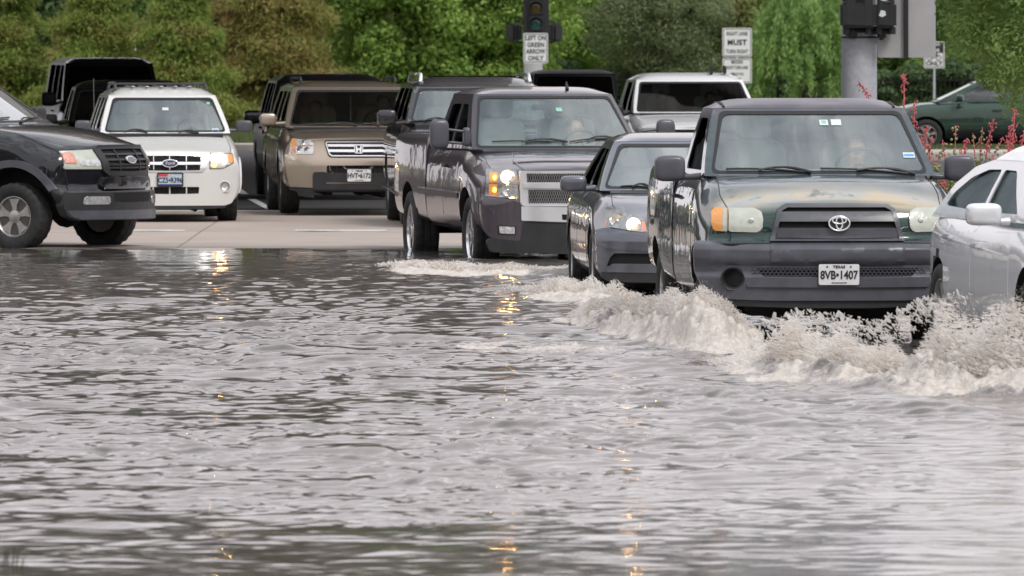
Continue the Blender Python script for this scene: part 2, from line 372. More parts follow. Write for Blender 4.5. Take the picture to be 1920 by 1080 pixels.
class Veh:
    def __init__(s, name, label, cat, group, px, D, yaw, z0, zoom=(0,0,1)):
        s.psi = radians(yaw); s.c = (px-CX)/F*D; s.D = D; s.z0 = z0; s.zoom = zoom
        s.root = tag(empty(name, (s.c, D, z0), s.psi), label, cat, group)
        s.surf = lambda x, z: 0.0
    def on(s, zx, zy, surf=None):
        """read a point off the photograph and lay it on a surface y = surf(x, z) of this vehicle -> (x, z)"""
        surf = surf or s.surf
        if not callable(surf): c = surf; surf = lambda x, z: c
        ox, oy, sc = s.zoom; px = ox+zx/sc; py = oy+zy/sc; k = (px-CX)/F; yl = 0
        C, S = cos(s.psi), sin(s.psi)
        for _ in range(24):
            x = (k*(s.D+yl*C)-s.c+yl*S)/(C-k*S); Y = s.D+x*S+yl*C; z = H-(py-YH)/F*Y-s.z0
            yl = yl*.5+surf(x, z)*.5
        return (x, z)
    def pl(s, pts, surf=None): return [s.on(a, b, surf) for a, b in pts]
    def front(s, name, pts, mat, off=.01, thick=.03, surf=None, mirror=False, both=False, parent=None, holes=(), rnd=0, hrnd=0, bev=.004, step=.07, px=True, slot=None):
        """plate that follows the front surface; pts are photo points (px) or metres"""
        su = surf or s.surf
        P = s.pl(pts, su) if px else list(pts); Hs = [s.pl(h, su) if px else list(h) for h in holes]
        out = []
        for sg in ((1, -1) if both else ((-1,) if mirror else (1,))):
            bm = prism([(x*sg, z) for x, z in P], [[(x*sg, z) for x, z in h] for h in Hs], thick, bev, step, rnd, hrnd)
            for v in bm.verts: v.co.y += su(v.co.x, v.co.z)-off
            out.append(obj(name, bm, mat, parent or s.root))
        s.last = out[0]
        return out if both else out[0]
    def hull(s, st, mat, wheels, bow, fade=1.1, cabin=None, tailbow=.12, m=5, arch_w=.34, name='body', bed=None):
        """body shell lofted from cross sections; rows: y, zb, wb, wm, zs, ws, zc"""
        rows = np.array(st, float); ys = []; secs = []
        L = rows[-1][0]
        for i in range((len(rows)-1)*m+1):
            r = crom(rows, i/m); y, zb, wb, wm, zs, ws, zc = r
            pr = [(0, zb), (wb*.7, zb), (wb, zb+.01), (wm, zb+.16), (wm+.004, (zb+zs)/2+.05), (wm-.012, zs-.13), (ws+.012, zs-.02), (ws-.06, zs+(zc-zs)*.35), (ws*.55, zs+(zc-zs)*.85), (0, zc)]
            ys.append(y); secs.append(chaikin(pr, 2))
        bm = bmesh.new(); rings = []
        def yy(x, y, z):
            f = 1-sst(0, fade, y); g = sst(L-.6, L, y)
            return y+s.surf(x, z)*f-tailbow*(abs(x)/.9)**2*g
        for y, sec in zip(ys, secs):
            full = sec+[(-x, z) for x, z in sec[-2:0:-1]]
            rings.append([bm.verts.new((x, yy(x, y, z), z)) for x, z in full])
        n = len(rings[0])
        for a, b in zip(rings, rings[1:]):
            for k in range(n): bm.faces.new((a[k], a[(k+1) % n], b[(k+1) % n], b[k]))
        for end, y, sec in ((0, ys[0], secs[0]), (1, ys[-1], secs[-1])):
            cz = (sec[0][1]+sec[-1][1])/2; prev = rings[0] if end == 0 else rings[-1]
            full = sec+[(-x, z) for x, z in sec[-2:0:-1]]
            for fct in (.96, .8, .6, .4, .2):
                cur = [bm.verts.new((x*fct, yy(x*fct, y-(.0 if end else 0), cz+(z-cz)*fct), cz+(z-cz)*fct)) for x, z in full]
                for k in range(n):
                    bm.faces.new((prev[k], prev[(k+1) % n], cur[(k+1) % n], cur[k]))
                prev = cur
            bm.faces.new(prev)
        bmesh.ops.recalc_face_normals(bm, faces=bm.faces)
        s.bvh = BVHTree.FromBMesh(bm)
        me = bpy.data.meshes.new('body'); bm.to_mesh(me); bm.free()
        o = bpy.data.objects.new(name, me); COL.objects.link(o)
        cut = bmesh.new(); wmx = max(r[3] for r in st)
        for (wy, wz, ar) in wheels:
            for sg in (1, -1):
                x0, x1 = sg*(wmx-arch_w), sg*(wmx+.15)
                rs = add_lathe(cut, [(x0, ar), (x1, ar)], (0, wy, wz), 'x', 40)
                cut.faces.new(rs[0][::-1]); cut.faces.new(rs[1])
        if bed: add_box(cut, bed[0], bed[1])
        bmesh.ops.recalc_face_normals(cut, faces=cut.faces)
        cm = bpy.data.meshes.new('cut'); cut.to_mesh(cm); cut.free(); co = bpy.data.objects.new('cut', cm); COL.objects.link(co)
        md = o.modifiers.new('b', 'BOOLEAN'); md.operation = 'DIFFERENCE'; md.object = co; md.solver = 'EXACT'
        bpy.context.view_layer.update()
        nm = bpy.data.meshes.new_from_object(o.evaluated_get(bpy.context.evaluated_depsgraph_get()))
        o.modifiers.clear(); o.data = nm; bpy.data.objects.remove(co); bpy.data.meshes.remove(me)
        nm.materials.clear()
        for mm in (mat, 'under', 'interior'): nm.materials.append(M[mm])
        for p in nm.polygons:
            c = p.center; p.material_index = 0; p.use_smooth = True
            for (wy, wz, ar) in wheels:
                if abs(c.x) < wmx-.02 and abs(math.hypot(c.y-wy, c.z-wz)-ar) < .02 or (abs(abs(c.x)-(wmx-arch_w)) < .01 and math.hypot(c.y-wy, c.z-wz) < ar): p.material_index = 1
            if p.normal.z < -.8: p.material_index = 1
            if cabin and cabin[0] < c.y < cabin[1] and p.normal.z > .6 and abs(c.x) < cabin[2]: p.material_index = 2
        nm.set_sharp_from_angle(angle=radians(40))
        o.parent = s.root; s.body = o; s.L = L; return o
    def sx(s, y, z, side):
        h = s.bvh.ray_cast(Vector((side*3, y, z)), Vector((-side, 0, 0)))
        return h[0].x if h[0] is not None else side*.8
    def sidep(s, name, pts, mat, side=-1, off=.003, thick=.02, parent=None, rnd=0, holes=(), bev=.002, step=.12):
        """plate draped over the flank; pts are (y, z)"""
        bm = prism(pts, holes, thick, bev, step, rnd)
        for v in bm.verts:
            y, d, z = v.co.x, v.co.y, v.co.z
            v.co = Vector((s.sx(y, z, side)+side*(off-d), y, z))
        return obj(name, bm, mat, parent or s.root)
    def sides(s, name, pts, mat, **k): return [s.sidep(name, pts, mat, side=sg, **k) for sg in (-1, 1)]
    def cab(s, zb, xb, yb, zt, xr, yt, yrt, yrb, windows, mat, bulge=.10, roofh=.11, inset=(.055,.02,.045), glassm='wind', sideglass='side', rearz=None, pane_r=.05, rear_glass=True, rearpts=()):
        """greenhouse with real openings: side frames, windshield frame, panes, roof. all in metres"""
        def xs(z): t = (z-zb)/(zt-zb); return xb+(xr-xb)*(t**1.25 if t > 0 else t)
        def ws(x, z): return yb+(z-zb)/(zt-zb)*(yt-yb)-bulge*(1-min(1, (x/xb)**2))+bulge*0
        s.ws = ws
        for sg in (-1, 1):
            bm = prism([(yb, zb), (yt, zt), (yrt, zt)]+list(rearpts)+[(yrb, zb)], windows, .035, 0, .2, 0, pane_r)
            for v in bm.verts: v.co = Vector((sg*(xs(v.co.z)-v.co.y), v.co.x, v.co.z))
            fr = obj('window_frame', bm, mat, s.root)
            for w in windows:
                bm = prism(w, (), .006, 0, .2, pane_r)
                for v in bm.verts: v.co = Vector((sg*(xs(v.co.z)-.012-v.co.y), v.co.x, v.co.z))
                g = obj('side_window', bm, sideglass, s.root)
        i1, i2, i3 = inset
        def trap(dx, d0, d1): return [(-(xb-dx), zb+d0), (-(xr-dx*.9), zt-d1), ((xr-dx*.9), zt-d1), ((xb-dx), zb+d0)]
        for nm, outer, hole, yo, th, mt, rr in (('windshield_frame', trap(0, 0, 0), trap(i1, i2, i3), 0, .03, mat, 0), ('windshield_seal', trap(i1-.012, i2-.012, i3-.012), trap(i1+.014, i2+.01, i3+.016), -.003, .01, 'trim', .05)):
            bm = prism(outer, [hole], th, 0, .06, rr, .05, .1)
            for v in bm.verts: v.co.y += ws(v.co.x, v.co.z)+yo
            obj(nm, bm, mt, s.root)
        bm = prism(trap(i1-.005, i2-.005, i3-.005), (), .005, 0, .06, .05, 0, .1)
        for v in bm.verts: v.co.y += ws(v.co.x, v.co.z)+.006
        s.windpane = obj('windshield', bm, glassm, s.root)
        # roof
        nu, nv = 24, 18; bm = bmesh.new(); g = []
        for j in range(nv+1):
            t = j/nv; row = []
            for i in range(nu+1):
                u = -1+2*i/nu; y0 = yt-bulge*(1-min(1, (u*xr/xb)**2)); y = y0+(yrt-y0)*t
                e = min(1, (y-y0)/.42)**.55 if y > y0 else 0; e2 = min(1, max(0, (yrt-y)/.25))**.6
                z = zt+roofh*(1-abs(u)**7)*min(e, .35+.65*e2)
                row.append(bm.verts.new((u*(xr+.002), y, z+.0015)))
            g.append(row)
        for a, b in zip(g, g[1:]):
            for i in range(nu): bm.faces.new((a[i], a[i+1], b[i+1], b[i]))
        low = [[bm.verts.new(v.co-Vector((0, 0, .03))) for v in r] for r in (g[0], g[-1])]
        for r, l in ((g[0], low[0]), (g[-1], low[1])):
            for i in range(nu): bm.faces.new((r[i], r[i+1], l[i+1], l[i]))
        s.roof = obj('roof', bm, mat, s.root, 50)
        # headliner + rear pane
        bm = bmesh.new(); add_box(bm, (0, (yt+yrt)/2+.05, zt-.012), (2*xr-.1, yrt-yt-.05, .016)); obj('headliner', bm, 'headliner', s.root)
        if rear_glass:
            def rs(x, z): return yrb+(z-zb)/(zt-zb)*(yrt-yrb)
            bm = prism(trap(0, 0, 0), [trap(.1, .06, .08)], .03, 0, .2, 0, .05)
            for v in bm.verts: v.co.y += rs(v.co.x, v.co.z)-.03
            obj('rear_frame', bm, mat, s.root)
            bm = prism(trap(.09, .05, .07), (), .005, 0, .2, .04)
            for v in bm.verts: v.co.y += rs(v.co.x, v.co.z)-.02
            obj('rear_window', bm, sideglass, s.root)
        s.cabp = dict(zb=zb, xb=xb, yb=yb, zt=zt, yt=yt)
    def seats(s, y, zs, mat, n=2, top=.62, xo=.38, rear=None):
        rows = [y]+([rear] if rear else [])
        zs = min(zs, s.cabp['zt']-.15-top)
        for yr in rows:
            for x in (-xo, xo):
                bm = bmesh.new()
                add_super(bm, (x, yr, zs+top*.42), (.50, .18, top*.85), .4, Matrix.Rotation(radians(-12), 3, 'X'))
                o = obj('seat', bm, mat, s.root, 60)
                bm = bmesh.new()
                add_super(bm, (x, yr+.10, zs+top), (.27, .12, .20), .45, Matrix.Rotation(radians(-8), 3, 'X'))
                obj('headrest', bm, mat, o, 60)
    def dash(s, y, z, w, mat='dash_grey', wheel_x=.38, dz=.0):
        bm = bmesh.new(); add_box(bm, (0, y+.12, z-.03), (w*2, .42, .12), .04); obj('dashboard', bm, mat, s.root, 60)
        bm = bmesh.new(); R = Matrix.Rotation(radians(-62), 3, 'X'); pts = []
        for k in range(25):
            t = 2*pi*k/24; p = Matrix.Rotation(radians(28), 3, 'X') @ Vector((.185*cos(t), 0, .185*sin(t)))
            pts.append(Vector((wheel_x, y+.45, z+.02+dz))+p)
        add_tube(bm, pts, .014, 8)
        for t in (0, pi, -pi/2):
            p = Matrix.Rotation(radians(28), 3, 'X') @ Vector((.185*cos(t), 0, .185*sin(t))); c = Vector((wheel_x, y+.45, z+.02+dz))
            add_tube(bm, [c, c+p], .016, 6)
        add_ellipsoid(bm, (wheel_x, y+.46, z+.02+dz), (.06, .03, .05), 2)
        obj('steering_wheel', bm, 'plastic', s.root, 60)
    def wiper(s, a, b, px=True, lift=.018):
        """wiper arm + blade lying on the windshield"""
        A = s.on(*a, s.ws) if px else a; B = s.on(*b, s.ws) if px else b
        bm = bmesh.new(); pts = []
        for k in range(9):
            t = k/8; x = A[0]+(B[0]-A[0])*t; z = A[1]+(B[1]-A[1])*t+.012*sin(pi*t); pts.append((x, s.ws(x, z)-lift, z))
        add_tube(bm, pts, .009, 6)
        pts = []
        for k in range(7):
            t = k/6*.62; x = A[0]+(B[0]-A[0])*t; z = A[1]+(B[1]-A[1])*t+.03*sin(pi*k/6)+.004; pts.append((x, s.ws(x, z)-lift-.016, z))
        add_tube(bm, pts, [.013]*3+[.009]*4, 6)
        obj('wiper', bm, 'plastic', s.root)
    def mirror(s, c, size, mat='plastic', arm_to=None, rnd=.05, armr=.022, face='chrome', tow=False):
        bm = bmesh.new(); x, y, z = c
        add_super(bm, c, size, .48)
        o = obj('mirror', bm, mat, s.root, 60)
        bm = bmesh.new(); add_box(bm, (x, y+size[1]*.5, z), (size[0]*.76, .012, size[2]*.74), .004); obj('mirror_glass', bm, face, o)
        if arm_to:
            bm = bmesh.new(); e = Vector(arm_to)
            if tow:
                for dz in (-.08, .06): add_tube(bm, [(x, y, z+dz), (e.x, e.y, e.z+dz*.9)], .014, 8)
                add_super(bm, e, (.07, .12, .2), .4)
            else: add_tube(bm, [(x, y, z-size[2]*.28), ((x+e.x)/2, y, z-size[2]*.34), e], [armr*1.1, armr, armr*1.3], 8)
            obj('mirror_arm', bm, mat, o, 60)
        return o
    def wheel(s, c, r, w, rr, style='five', rim='alloy', out=-1):
        """c hub centre; out = which way the outer face looks along x"""
        bm = bmesh.new()
        rs = add_lathe(bm, [(-w*.3, rr*.9), (-w*.3, rr*.75)], (0,0,0), 'x', 32); bm.faces.new(rs[1])
        add_lathe(bm, [(out*w*.05, rr*.72), (out*w*.05, .05)], (0,0,0), 'x', 32)
        hub = obj('wheel', bm, 'steel_disc', s.root); hub.location = c
        bm = bmesh.new(); h = w/2
        pr = [(-h*.8, rr), (-h*.98, rr+(r-rr)*.25), (-h, rr+(r-rr)*.6), (-h*.93, r-.02), (-h*.8, r-.005), (-h*.3, r), (-h*.28, r-.008), (-h*.22, r-.008), (-h*.2, r), (h*.2, r), (h*.22, r-.008), (h*.28, r-.008), (h*.3, r), (h*.8, r-.005), (h*.93, r-.02), (h, rr+(r-rr)*.6), (h*.98, rr+(r-rr)*.25), (h*.8, rr)]
        rings = add_lathe(bm, pr, (0,0,0), 'x', 72)
        for i in (4, 5, 12, 13):      # shoulder blocks
            for k, v in enumerate(rings[i]):
                if k % 3 == 0: v.co.y *= (r-.012)/r; v.co.z *= (r-.012)/r
        obj('tyre', bm, 'rubber', hub, 40)
        bm = bmesh.new(); f = out*h*.72
        add_lathe(bm, [(f+out*.01, rr*1.03), (f+out*.012, rr*.97), (f*.9, rr*.90), (-f*.6, rr*.86)], (0,0,0), 'x', 40)
        ns = {'five': 5, 'six': 6, 'seven': 7, 'multi': 10}[style]; hw = {'five': .34, 'six': .24, 'seven': .2, 'multi': .12}[style]
        for k in range(ns):
            a = 2*pi*k/ns+.3
            def q(rad, da, ax): return Vector((ax, rad*cos(a+da), rad*sin(a+da)))
            vs = [bm.verts.new(v) for v in (q(rr*.22, -hw*1.2, f*.9), q(rr*.6, -hw*.8, f*.98), q(rr*.93, -hw, f*.95), q(rr*.93, hw, f*.95), q(rr*.6, hw*.8, f*.98), q(rr*.22, hw*1.2, f*.9))]
            vb = [bm.verts.new(v.co-Vector((out*.035, 0, 0))) for v in vs]
            bm.faces.new(vs); bm.faces.new(vb[::-1])
            for i in range(6): bm.faces.new((vs[i], vb[i], vb[(i+1) % 6], vs[(i+1) % 6]))
        rs = add_lathe(bm, [(f*.8, rr*.33), (f*.97, rr*.32), (f*1.02, rr*.22), (f*1.08, rr*.17), (f*1.08, .001)], (0,0,0), 'x', 24)
        obj('rim', bm, rim, hub, 35)
        return hub
    def bowl(s, x, z, r, surf=None, lit=False, parent=None, mat=None, ry=None, off=.016, depth=.05):
        """lamp reflector bowl with its bulb, opening just in front of the housing"""
        su = surf or s.surf; y = su(x, z)-off; bm = bmesh.new(); ry = ry or r
        pr = [(0, r), (-.004, r*.98), (depth*.15, r*.9), (depth*.5, r*.6), (depth*.6, r*.25), (depth*.6, .002)]
        add_lathe(bm, [(a*.3, b) for a, b in pr], (0,0,0), 'y', 28)
        for v in bm.verts: v.co.z *= ry/r
        # outer skirt
        add_lathe(bm, [(0, r*1.0), (off+.01, r*1.04)], (0,0,0), 'y', 28)
        o = obj('reflector', bm, mat or ('lamp_glow' if lit else 'lens_clear'), parent or s.root, 50); o.location = (x, y, z)
        bm = bmesh.new(); add_ellipsoid(bm, (0, .002, 0), (r*.38, .012, ry*.38) if lit else (r*.25, .012, ry*.25), 2)
        obj('bulb', bm, 'lamp_lit' if lit else 'lens_clear', o, 80)
        return o
    def plate(s, pts, style, txt, surf=None, off=.03):
        su = surf or s.surf; P = s.pl(pts, su); xs = [p[0] for p in P]; zs = [p[1] for p in P]
        cx, cz = sum(xs)/4, sum(zs)/4; w, h = .305, .155
        y = su(cx, cz)-off
        e = s.root
        bm = prism(fillet([(-w/2, -h/2), (-w/2, h/2), (w/2, h/2), (w/2, -h/2)], .014), (), .004, .001, 0)
        p = obj('licence_plate', bm, {'white': 'plate', 'blue': 'plate_blue'}[style], e); p.location = (cx, y, cz)
        f1, f2 = -.003, -.003
        if style == 'white':
            text('plate_state', 'TEXAS', .028, (0, f1, h*.37), 'ink', p, .0012, 1.15)
            text('plate_number', txt, .088, (0, f1, -.006), 'ink', p, .0022, 1.0, wscale=.80)
            text('plate_motto', 'THE LONE STAR STATE', .011, (0, f1, -h*.40), 'ink', p, .0004)
            for sx in (-1, 1):
                bm = bmesh.new(); add_lathe(bm, [(-.006, .001), (-.006, .006), (0, .007)], (0,0,0), 'y', 10); q = obj('plate_bolt', bm, 'ink', p); q.location = (sx*.089, 0, h*.38)
        else:
            bm = prism([(-w/2+.006, h*.25), (-w/2+.006, h/2-.004), (-w*.05, h/2-.004), (-w*.12, h*.25)], (), .002, 0, 0); q = obj('plate_banner', bm, 'platered', p); q.location = (0, -.0025, 0)
            text('plate_state', 'TEXAS', .026, (0.01, f1-.001, h*.36), 'plate', p, .001, 1.2)
            text('plate_number', txt, .088, (0, f1, -.010), 'ink', p, .0022, 1.0, wscale=.80)
            bm = prism([(-w/2+.006, -h/2+.004), (-w/2+.006, -h*.36), (w/2-.006, -h*.36), (w/2-.006, -h/2+.004)], (), .002, 0, 0); q = obj('plate_band', bm, 'platenavy', p); q.location = (0, -.0025, 0)
            bm = prism(fillet([(-w/2-.012, -h/2-.012), (-w/2-.012, h/2+.012), (w/2+.012, h/2+.012), (w/2+.012, -h/2-.012)], .016), [fillet([(-w/2+.004, -h/2+.004), (-w/2+.004, h/2-.004), (w/2-.004, h/2-.004), (w/2-.004, -h/2+.004)], .01)], .01, 0, 0); q = obj('plate_frame', bm, 'trim', p); q.location = (0, -.006, 0)
        return p
    def sticker(s, a, b, mat, depth=.012):
        A = s.on(*a, s.ws); B = s.on(*b, s.ws); bm = prism([(A[0], B[1]), (A[0], A[1]), (B[0], A[1]), (B[0], B[1])], (), .001, 0, 0)
        for v in bm.verts: v.co.y += s.ws(v.co.x, v.co.z)-.003
        return obj('sticker', bm, mat, s.windpane)
    def under(s, z=.38, w=.8, y0=.25):
        bm = bmesh.new(); add_box(bm, (0, s.L/2, z), (w*2*.8, s.L*.86, .16), .03)
        for wy in s.axles: add_tube(bm, [(-w, wy, s.axz), (w, wy, s.axz)], .05, 10); add_ellipsoid(bm, (.1, wy, s.axz), (.17, .17, .14))
        add_tube(bm, [(.35, y0+.3, z-.12), (.35, s.L*.8, z-.12)], .035, 8)
        for x in (-.35, .35): add_box(bm, (x, s.L/2, z-.06), (.09, s.L*.8, .12), .01)
        obj('underbody', bm, 'under', s.root)
    def wheels4(s, y1, y2, r, w, rr, tx, style, rim, zc=None):
        s.axles = (y1, y2); s.axz = zc or r
        for y in (y1, y2):
            for sg in (-1, 1): s.wheel((sg*tx, y, zc or r), r, w, rr, style, rim, sg)
# ================================================================== VEHICLES
def sym(P): return list(P)+[(-x, z) for x, z in reversed(P)]
def topline(V, pts, w=.004, mat='trim', name='shut_line'):
    bm = bmesh.new(); out = []
    for (x0, y0), (x1, y1) in zip(pts, pts[1:]):
        for k in range(8):
            t = k/8; out.append((x0+(x1-x0)*t, y0+(y1-y0)*t))
    out.append(pts[-1]); q = []
    for x, y in out:
        h = V.bvh.ray_cast(Vector((x, y, 3)), Vector((0, 0, -1)))
        if h[0] is not None: q.append((x, y, h[0].z+.0005))
    if len(q) > 1: add_tube(bm, q, w, 5)
    return obj(name, bm, mat, V.root)
def cowl(V, z, w, y0=-.05, y1=.02):
    """dark vent strip at the foot of the windshield"""
    bm = bmesh.new(); n = 16; A = []; B = []
    for i in range(n+1):
        x = -w+2*w*i/n; yy = V.ws(x, z)
        A.append(bm.verts.new((x, yy+y0-.03, z-.012))); B.append(bm.verts.new((x, yy+y1, z+.012)))
    for i in range(n): bm.faces.new((A[i], A[i+1], B[i+1], B[i]))
    r = bmesh.ops.extrude_face_region(bm, geom=bm.faces[:])
    for v in [g for g in r['geom'] if isinstance(g, bmesh.types.BMVert)]: v.co.z -= .03
    obj('cowl', bm, 'plastic', V.root)
def ellipse(cx, cz, rx, rz, n=28): return [(cx+rx*cos(2*pi*k/n), cz+rz*sin(2*pi*k/n)) for k in range(n)]
def ring(V, name, cx, cz, rx, rz, tube, mat, off, parent=None, surf=None, y=None):
    su = surf or V.surf; yy = (su(cx, cz) if y is None else y)-off; bm = bmesh.new()
    pts = [(cx+rx*cos(t), yy, cz+rz*sin(t)) for t in [2*pi*k/36 for k in range(37)]]
    add_tube(bm, pts, tube, 8, False); return obj(name, bm, mat, parent or V.root, 60)
def vdoor(V, ys, z0, z1, mat, side, handle=None, hmat=None, rnd=.05):
    d = V.sidep('door', [(ys[0], z0), (ys[0], z1), (ys[1], z1), (ys[1], z0)], mat, side, .003, .004, rnd=rnd, step=.1)
    if handle:
        hy, hz = handle; x = V.sx(hy, hz, side)+side*.035; bm = bmesh.new()
        add_box(bm, (x, hy, hz), (.022, .20, .035), .009); add_box(bm, (x-side*.02, hy-.08, hz), (.04, .03, .03), .006); add_box(bm, (x-side*.02, hy+.08, hz), (.04, .03, .03), .006)
        obj('door_handle', bm, hmat or mat, d, 60)
    return d
def arch_flare(V, wy, wz, r0, r1, mat, a0=-20, a1=200, off=.02):
    for sg in (-1, 1):
        pts = []
        n = 20
        for k in range(n+1):
            a = radians(a0+(a1-a0)*k/n); pts.append((wy+r1*cos(a), wz+r1*sin(a)))
        for k in range(n, -1, -1):
            a = radians(a0+(a1-a0)*k/n); pts.append((wy+r0*cos(a), wz+r0*sin(a)))
        top = V.sx(wy, wz+r1+.01, sg)
        bm = prism(pts, (), .06, .008, .1)
        for v in bm.verts:
            y, d, z = v.co.x, v.co.y, v.co.z
            h = V.bvh.ray_cast(Vector((sg*3, y, z)), Vector((-sg, 0, 0))); bx = h[0].x if h[0] is not None else top
            v.co = Vector((bx+sg*(off-d), y, z))
        obj('wheel_flare', bm, mat, V.root)

# ------------------------------------------------ green pickup (nearest)
V = T = Veh('pickup_truck', 'worn dark green pickup with dented grey bumper and faded hood ploughing through the flood', 'pickup truck', 'vehicles driving into the flood', 1571, 68, 4.5, -.12, (1200, 160, 2.25))
V.surf = lambda x, z: .24*abs(x/1.0)**3.2+.07*sst(.84, .9, z)+.10*sst(1.0, 1.2, z)
V.hull([(0,.50,.84,.93,1.08,.86,1.16),(.08,.47,.88,.965,1.12,.875,1.20),(.6,.44,.90,.99,1.24,.885,1.315),(1.2,.42,.92,.985,1.32,.885,1.36),(1.5,.42,.90,.965,1.345,.88,1.35),(2.2,.42,.90,.96,1.345,.88,1.35),(2.93,.42,.90,.96,1.345,.88,1.35),(3.05,.45,.92,.97,1.38,.92,1.385),(4.2,.5,.92,.98,1.39,.92,1.395),(5.3,.52,.90,.95,1.39,.90,1.395)],
       'green', [(.95,.37,.46),(4.2,.37,.46)], .2, cabin=(1.4, 2.9, .8), bed=((0,4.17,1.25),(1.56,2.0,.7)))
V.wheels4(.95, 4.2, .375, .25, .21, .82, 'five', 'alloy_bright'); V.under()
V.cab(1.345,.885,1.20,1.855,.745,2.0,2.72,2.92,[[(1.50,1.385),(2.05,1.78),(2.60,1.78),(2.66,1.385)]],'green',bulge=.12,roofh=.075,inset=(.062,.03,.03),glassm='wind',sideglass='tint')
cowl(V,1.335,.80)
bsurf = lambda x, z: V.surf(x,z)+.055*sst(.80,.88,z)+.03*(sst(.60,.64,z)-sst(.69,.73,z))
V.front('bumper', sym(V.pl([(548,655),(300,655),(232,656),(223,700),(232,790),(262,852),(305,887),(345,900),(560,908)])), 'plastic_grey', .05, .08, px=False, surf=bsurf, step=.03,
        holes=[sym([(x,z) for x,z in V.pl([(800,772),(485,772),(520,806),(800,808)])]), ellipse(*V.on(388,815),.088,.084), [(-x,z) for x,z in ellipse(*V.on(388,815),.088,.084)]], rnd=.02)
B = V.last
for v in B.data.vertices:      # crumpled corner: a crease pushed in beside the fog lamp
    dx, dz = v.co.x+.80, v.co.z-.80
    d = math.exp(-(dx*dx/.006+dz*dz/.012)); v.co.y += .016*d
    d2 = math.exp(-((v.co.x+.93)**2/.004+(v.co.z-.74)**2/.02)); v.co.y -= .02*d2
V.front('bumper_void', sym([(-.72,.50),(-.98,.60),(-.98,.85),(-.5,.86)]), 'void', .015, .02, px=False)
V.front('bumper_centre', sym(V.pl([(700,664),(549,664),(549,756),(700,758)])), 'plastic_grey', .062, .03, px=False, rnd=.015, bev=.006, surf=bsurf, step=.03)
V.front('bumper_lip', sym(V.pl([(700,812),(510,810),(450,826),(440,850),(700,852)])), 'plastic_grey', .07, .04, px=False, rnd=.02, bev=.01)
V.front('bumper_valance', sym(V.pl([(700,900),(345,896),(372,930),(700,940)])), 'plastic', .03, .05, px=False)
bm = bmesh.new(); c0 = V.on(490,772); c1 = V.on(500,806)
for r in range(3):
    for k in range(41):
        x = -.64+k*.032+(r%2)*.016; z = c0[1]-.010-r*.022
        y = V.surf(x, z)-.03
        add_tube(bm, [(x-.016, y, z-.005), (x, y, z+.005)], .0034, 4); add_tube(bm, [(x, y, z+.005), (x+.016, y, z-.005)], .0034, 4)
        add_tube(bm, [(x, y, z+.005), (x, y, z+.017)], .0034, 4)
obj('bumper_mesh', bm, 'plastic_grey', V.root)
for sg in (1, -1):
    cx, cz = V.on(388,815); cx *= -sg*-1 if sg > 0 else -1
    yy = V.surf(cx, cz)-.05; bm = bmesh.new()
    add_lathe(bm, [(.0,.092),(-.008,.086),(-.004,.078),(.03,.066),(.06,.05),(.06,.002)], (cx, yy, cz), 'y', 32); obj('fog_lamp_ring', bm, 'plastic', V.root, 50)
g = sym(V.pl([(830,496),(612,497),(577,520),(560,600),(545,656),(830,656)]))
gh = sym(V.pl([(830,514),(620,514),(596,528),(580,600),(566,648),(830,648)]))
V.front('grille', g, 'plastic_grey', .045, .06, px=False, holes=[gh], rnd=.01)
G = V.last
V.front('grille_void', gh, 'void', .012, .02, px=False, parent=G)
for (a, b, xa) in ((532,574,584),(601,646,574)):
    V.front('grille_bar', sym(V.pl([(830,a),(xa,a),(xa-6,b),(830,b)])), 'plastic_grey', .04, .04, px=False, parent=G, bev=.008)
cx, cz = V.on(837,582)
em = V.front('emblem', ellipse(cx,cz,.084,.060), 'plastic', .058, .02, px=False, parent=G)
for (dx, dz, rx, rz) in ((0,0,.078,.054),(0,.003,.024,.048),(0,.022,.052,.024)): ring(V, 'emblem_ring', cx+dx, cz+dz, rx, rz, .0065, 'chrome', .066, em, y=V.surf(cx,cz))
hl = V.pl([(372,515),(480,516),(512,532),(519,565),(517,600),(500,620),(372,617)]); am = V.pl([(368,515),(312,514),(300,530),(299,580),(310,612),(368,617)])
hl = [(x, z) for x, z in hl]; am = [(x, z) for x, z in am]
for sg in (1, -1):
    o = V.front('headlight', [(x*sg, z) for x, z in hl], 'lens_old', .015, .03, px=False, rnd=.01, bev=.008)
    cc = (sum(x for x, z in hl)/len(hl)*sg, sum(z for x, z in hl)/len(hl))
    bm = bmesh.new(); add_ellipsoid(bm, (cc[0]-.0*sg, V.surf(*cc)-.019, cc[1]-.005), (.022,.006,.02)); obj('bulb', bm, 'lens_clear', o, 80)
    o = V.front('turn_signal', [(x*sg, z) for x, z in am], 'amber' if sg > 0 else 'amber_old', .014, .03, px=False, rnd=.01, bev=.008)
    P = V.pl([(366,516),(345,516),(345,616),(366,617)]); V.front('marker_lens', [(x*sg, z) for x, z in P], 'lens_old', .018, .01, px=False, parent=o)
V.plate([(748,752),(920,752),(920,842),(748,842)], 'white', '8VB\u20221407', off=.09)
V.wiper((720,368),(362,352)); V.wiper((1160,375),(760,350))
V.mirror((-1.13,1.42,1.40),(.235,.14,.20),'plastic_grey',(-.89,1.40,1.34),.07); V.mirror((1.10,1.42,1.40),(.235,.14,.20),'plastic_grey',(.88,1.40,1.34),.07)
V.sticker((755,145),(795,168),'sticker'); V.sticker((764,148),(786,162),'sticker_green',); V.sticker((803,143),(850,168),'sticker'); V.sticker((1108,283),(1160,305),'sticker'); V.sticker((1112,289),(1156,300),'sticker_blue')
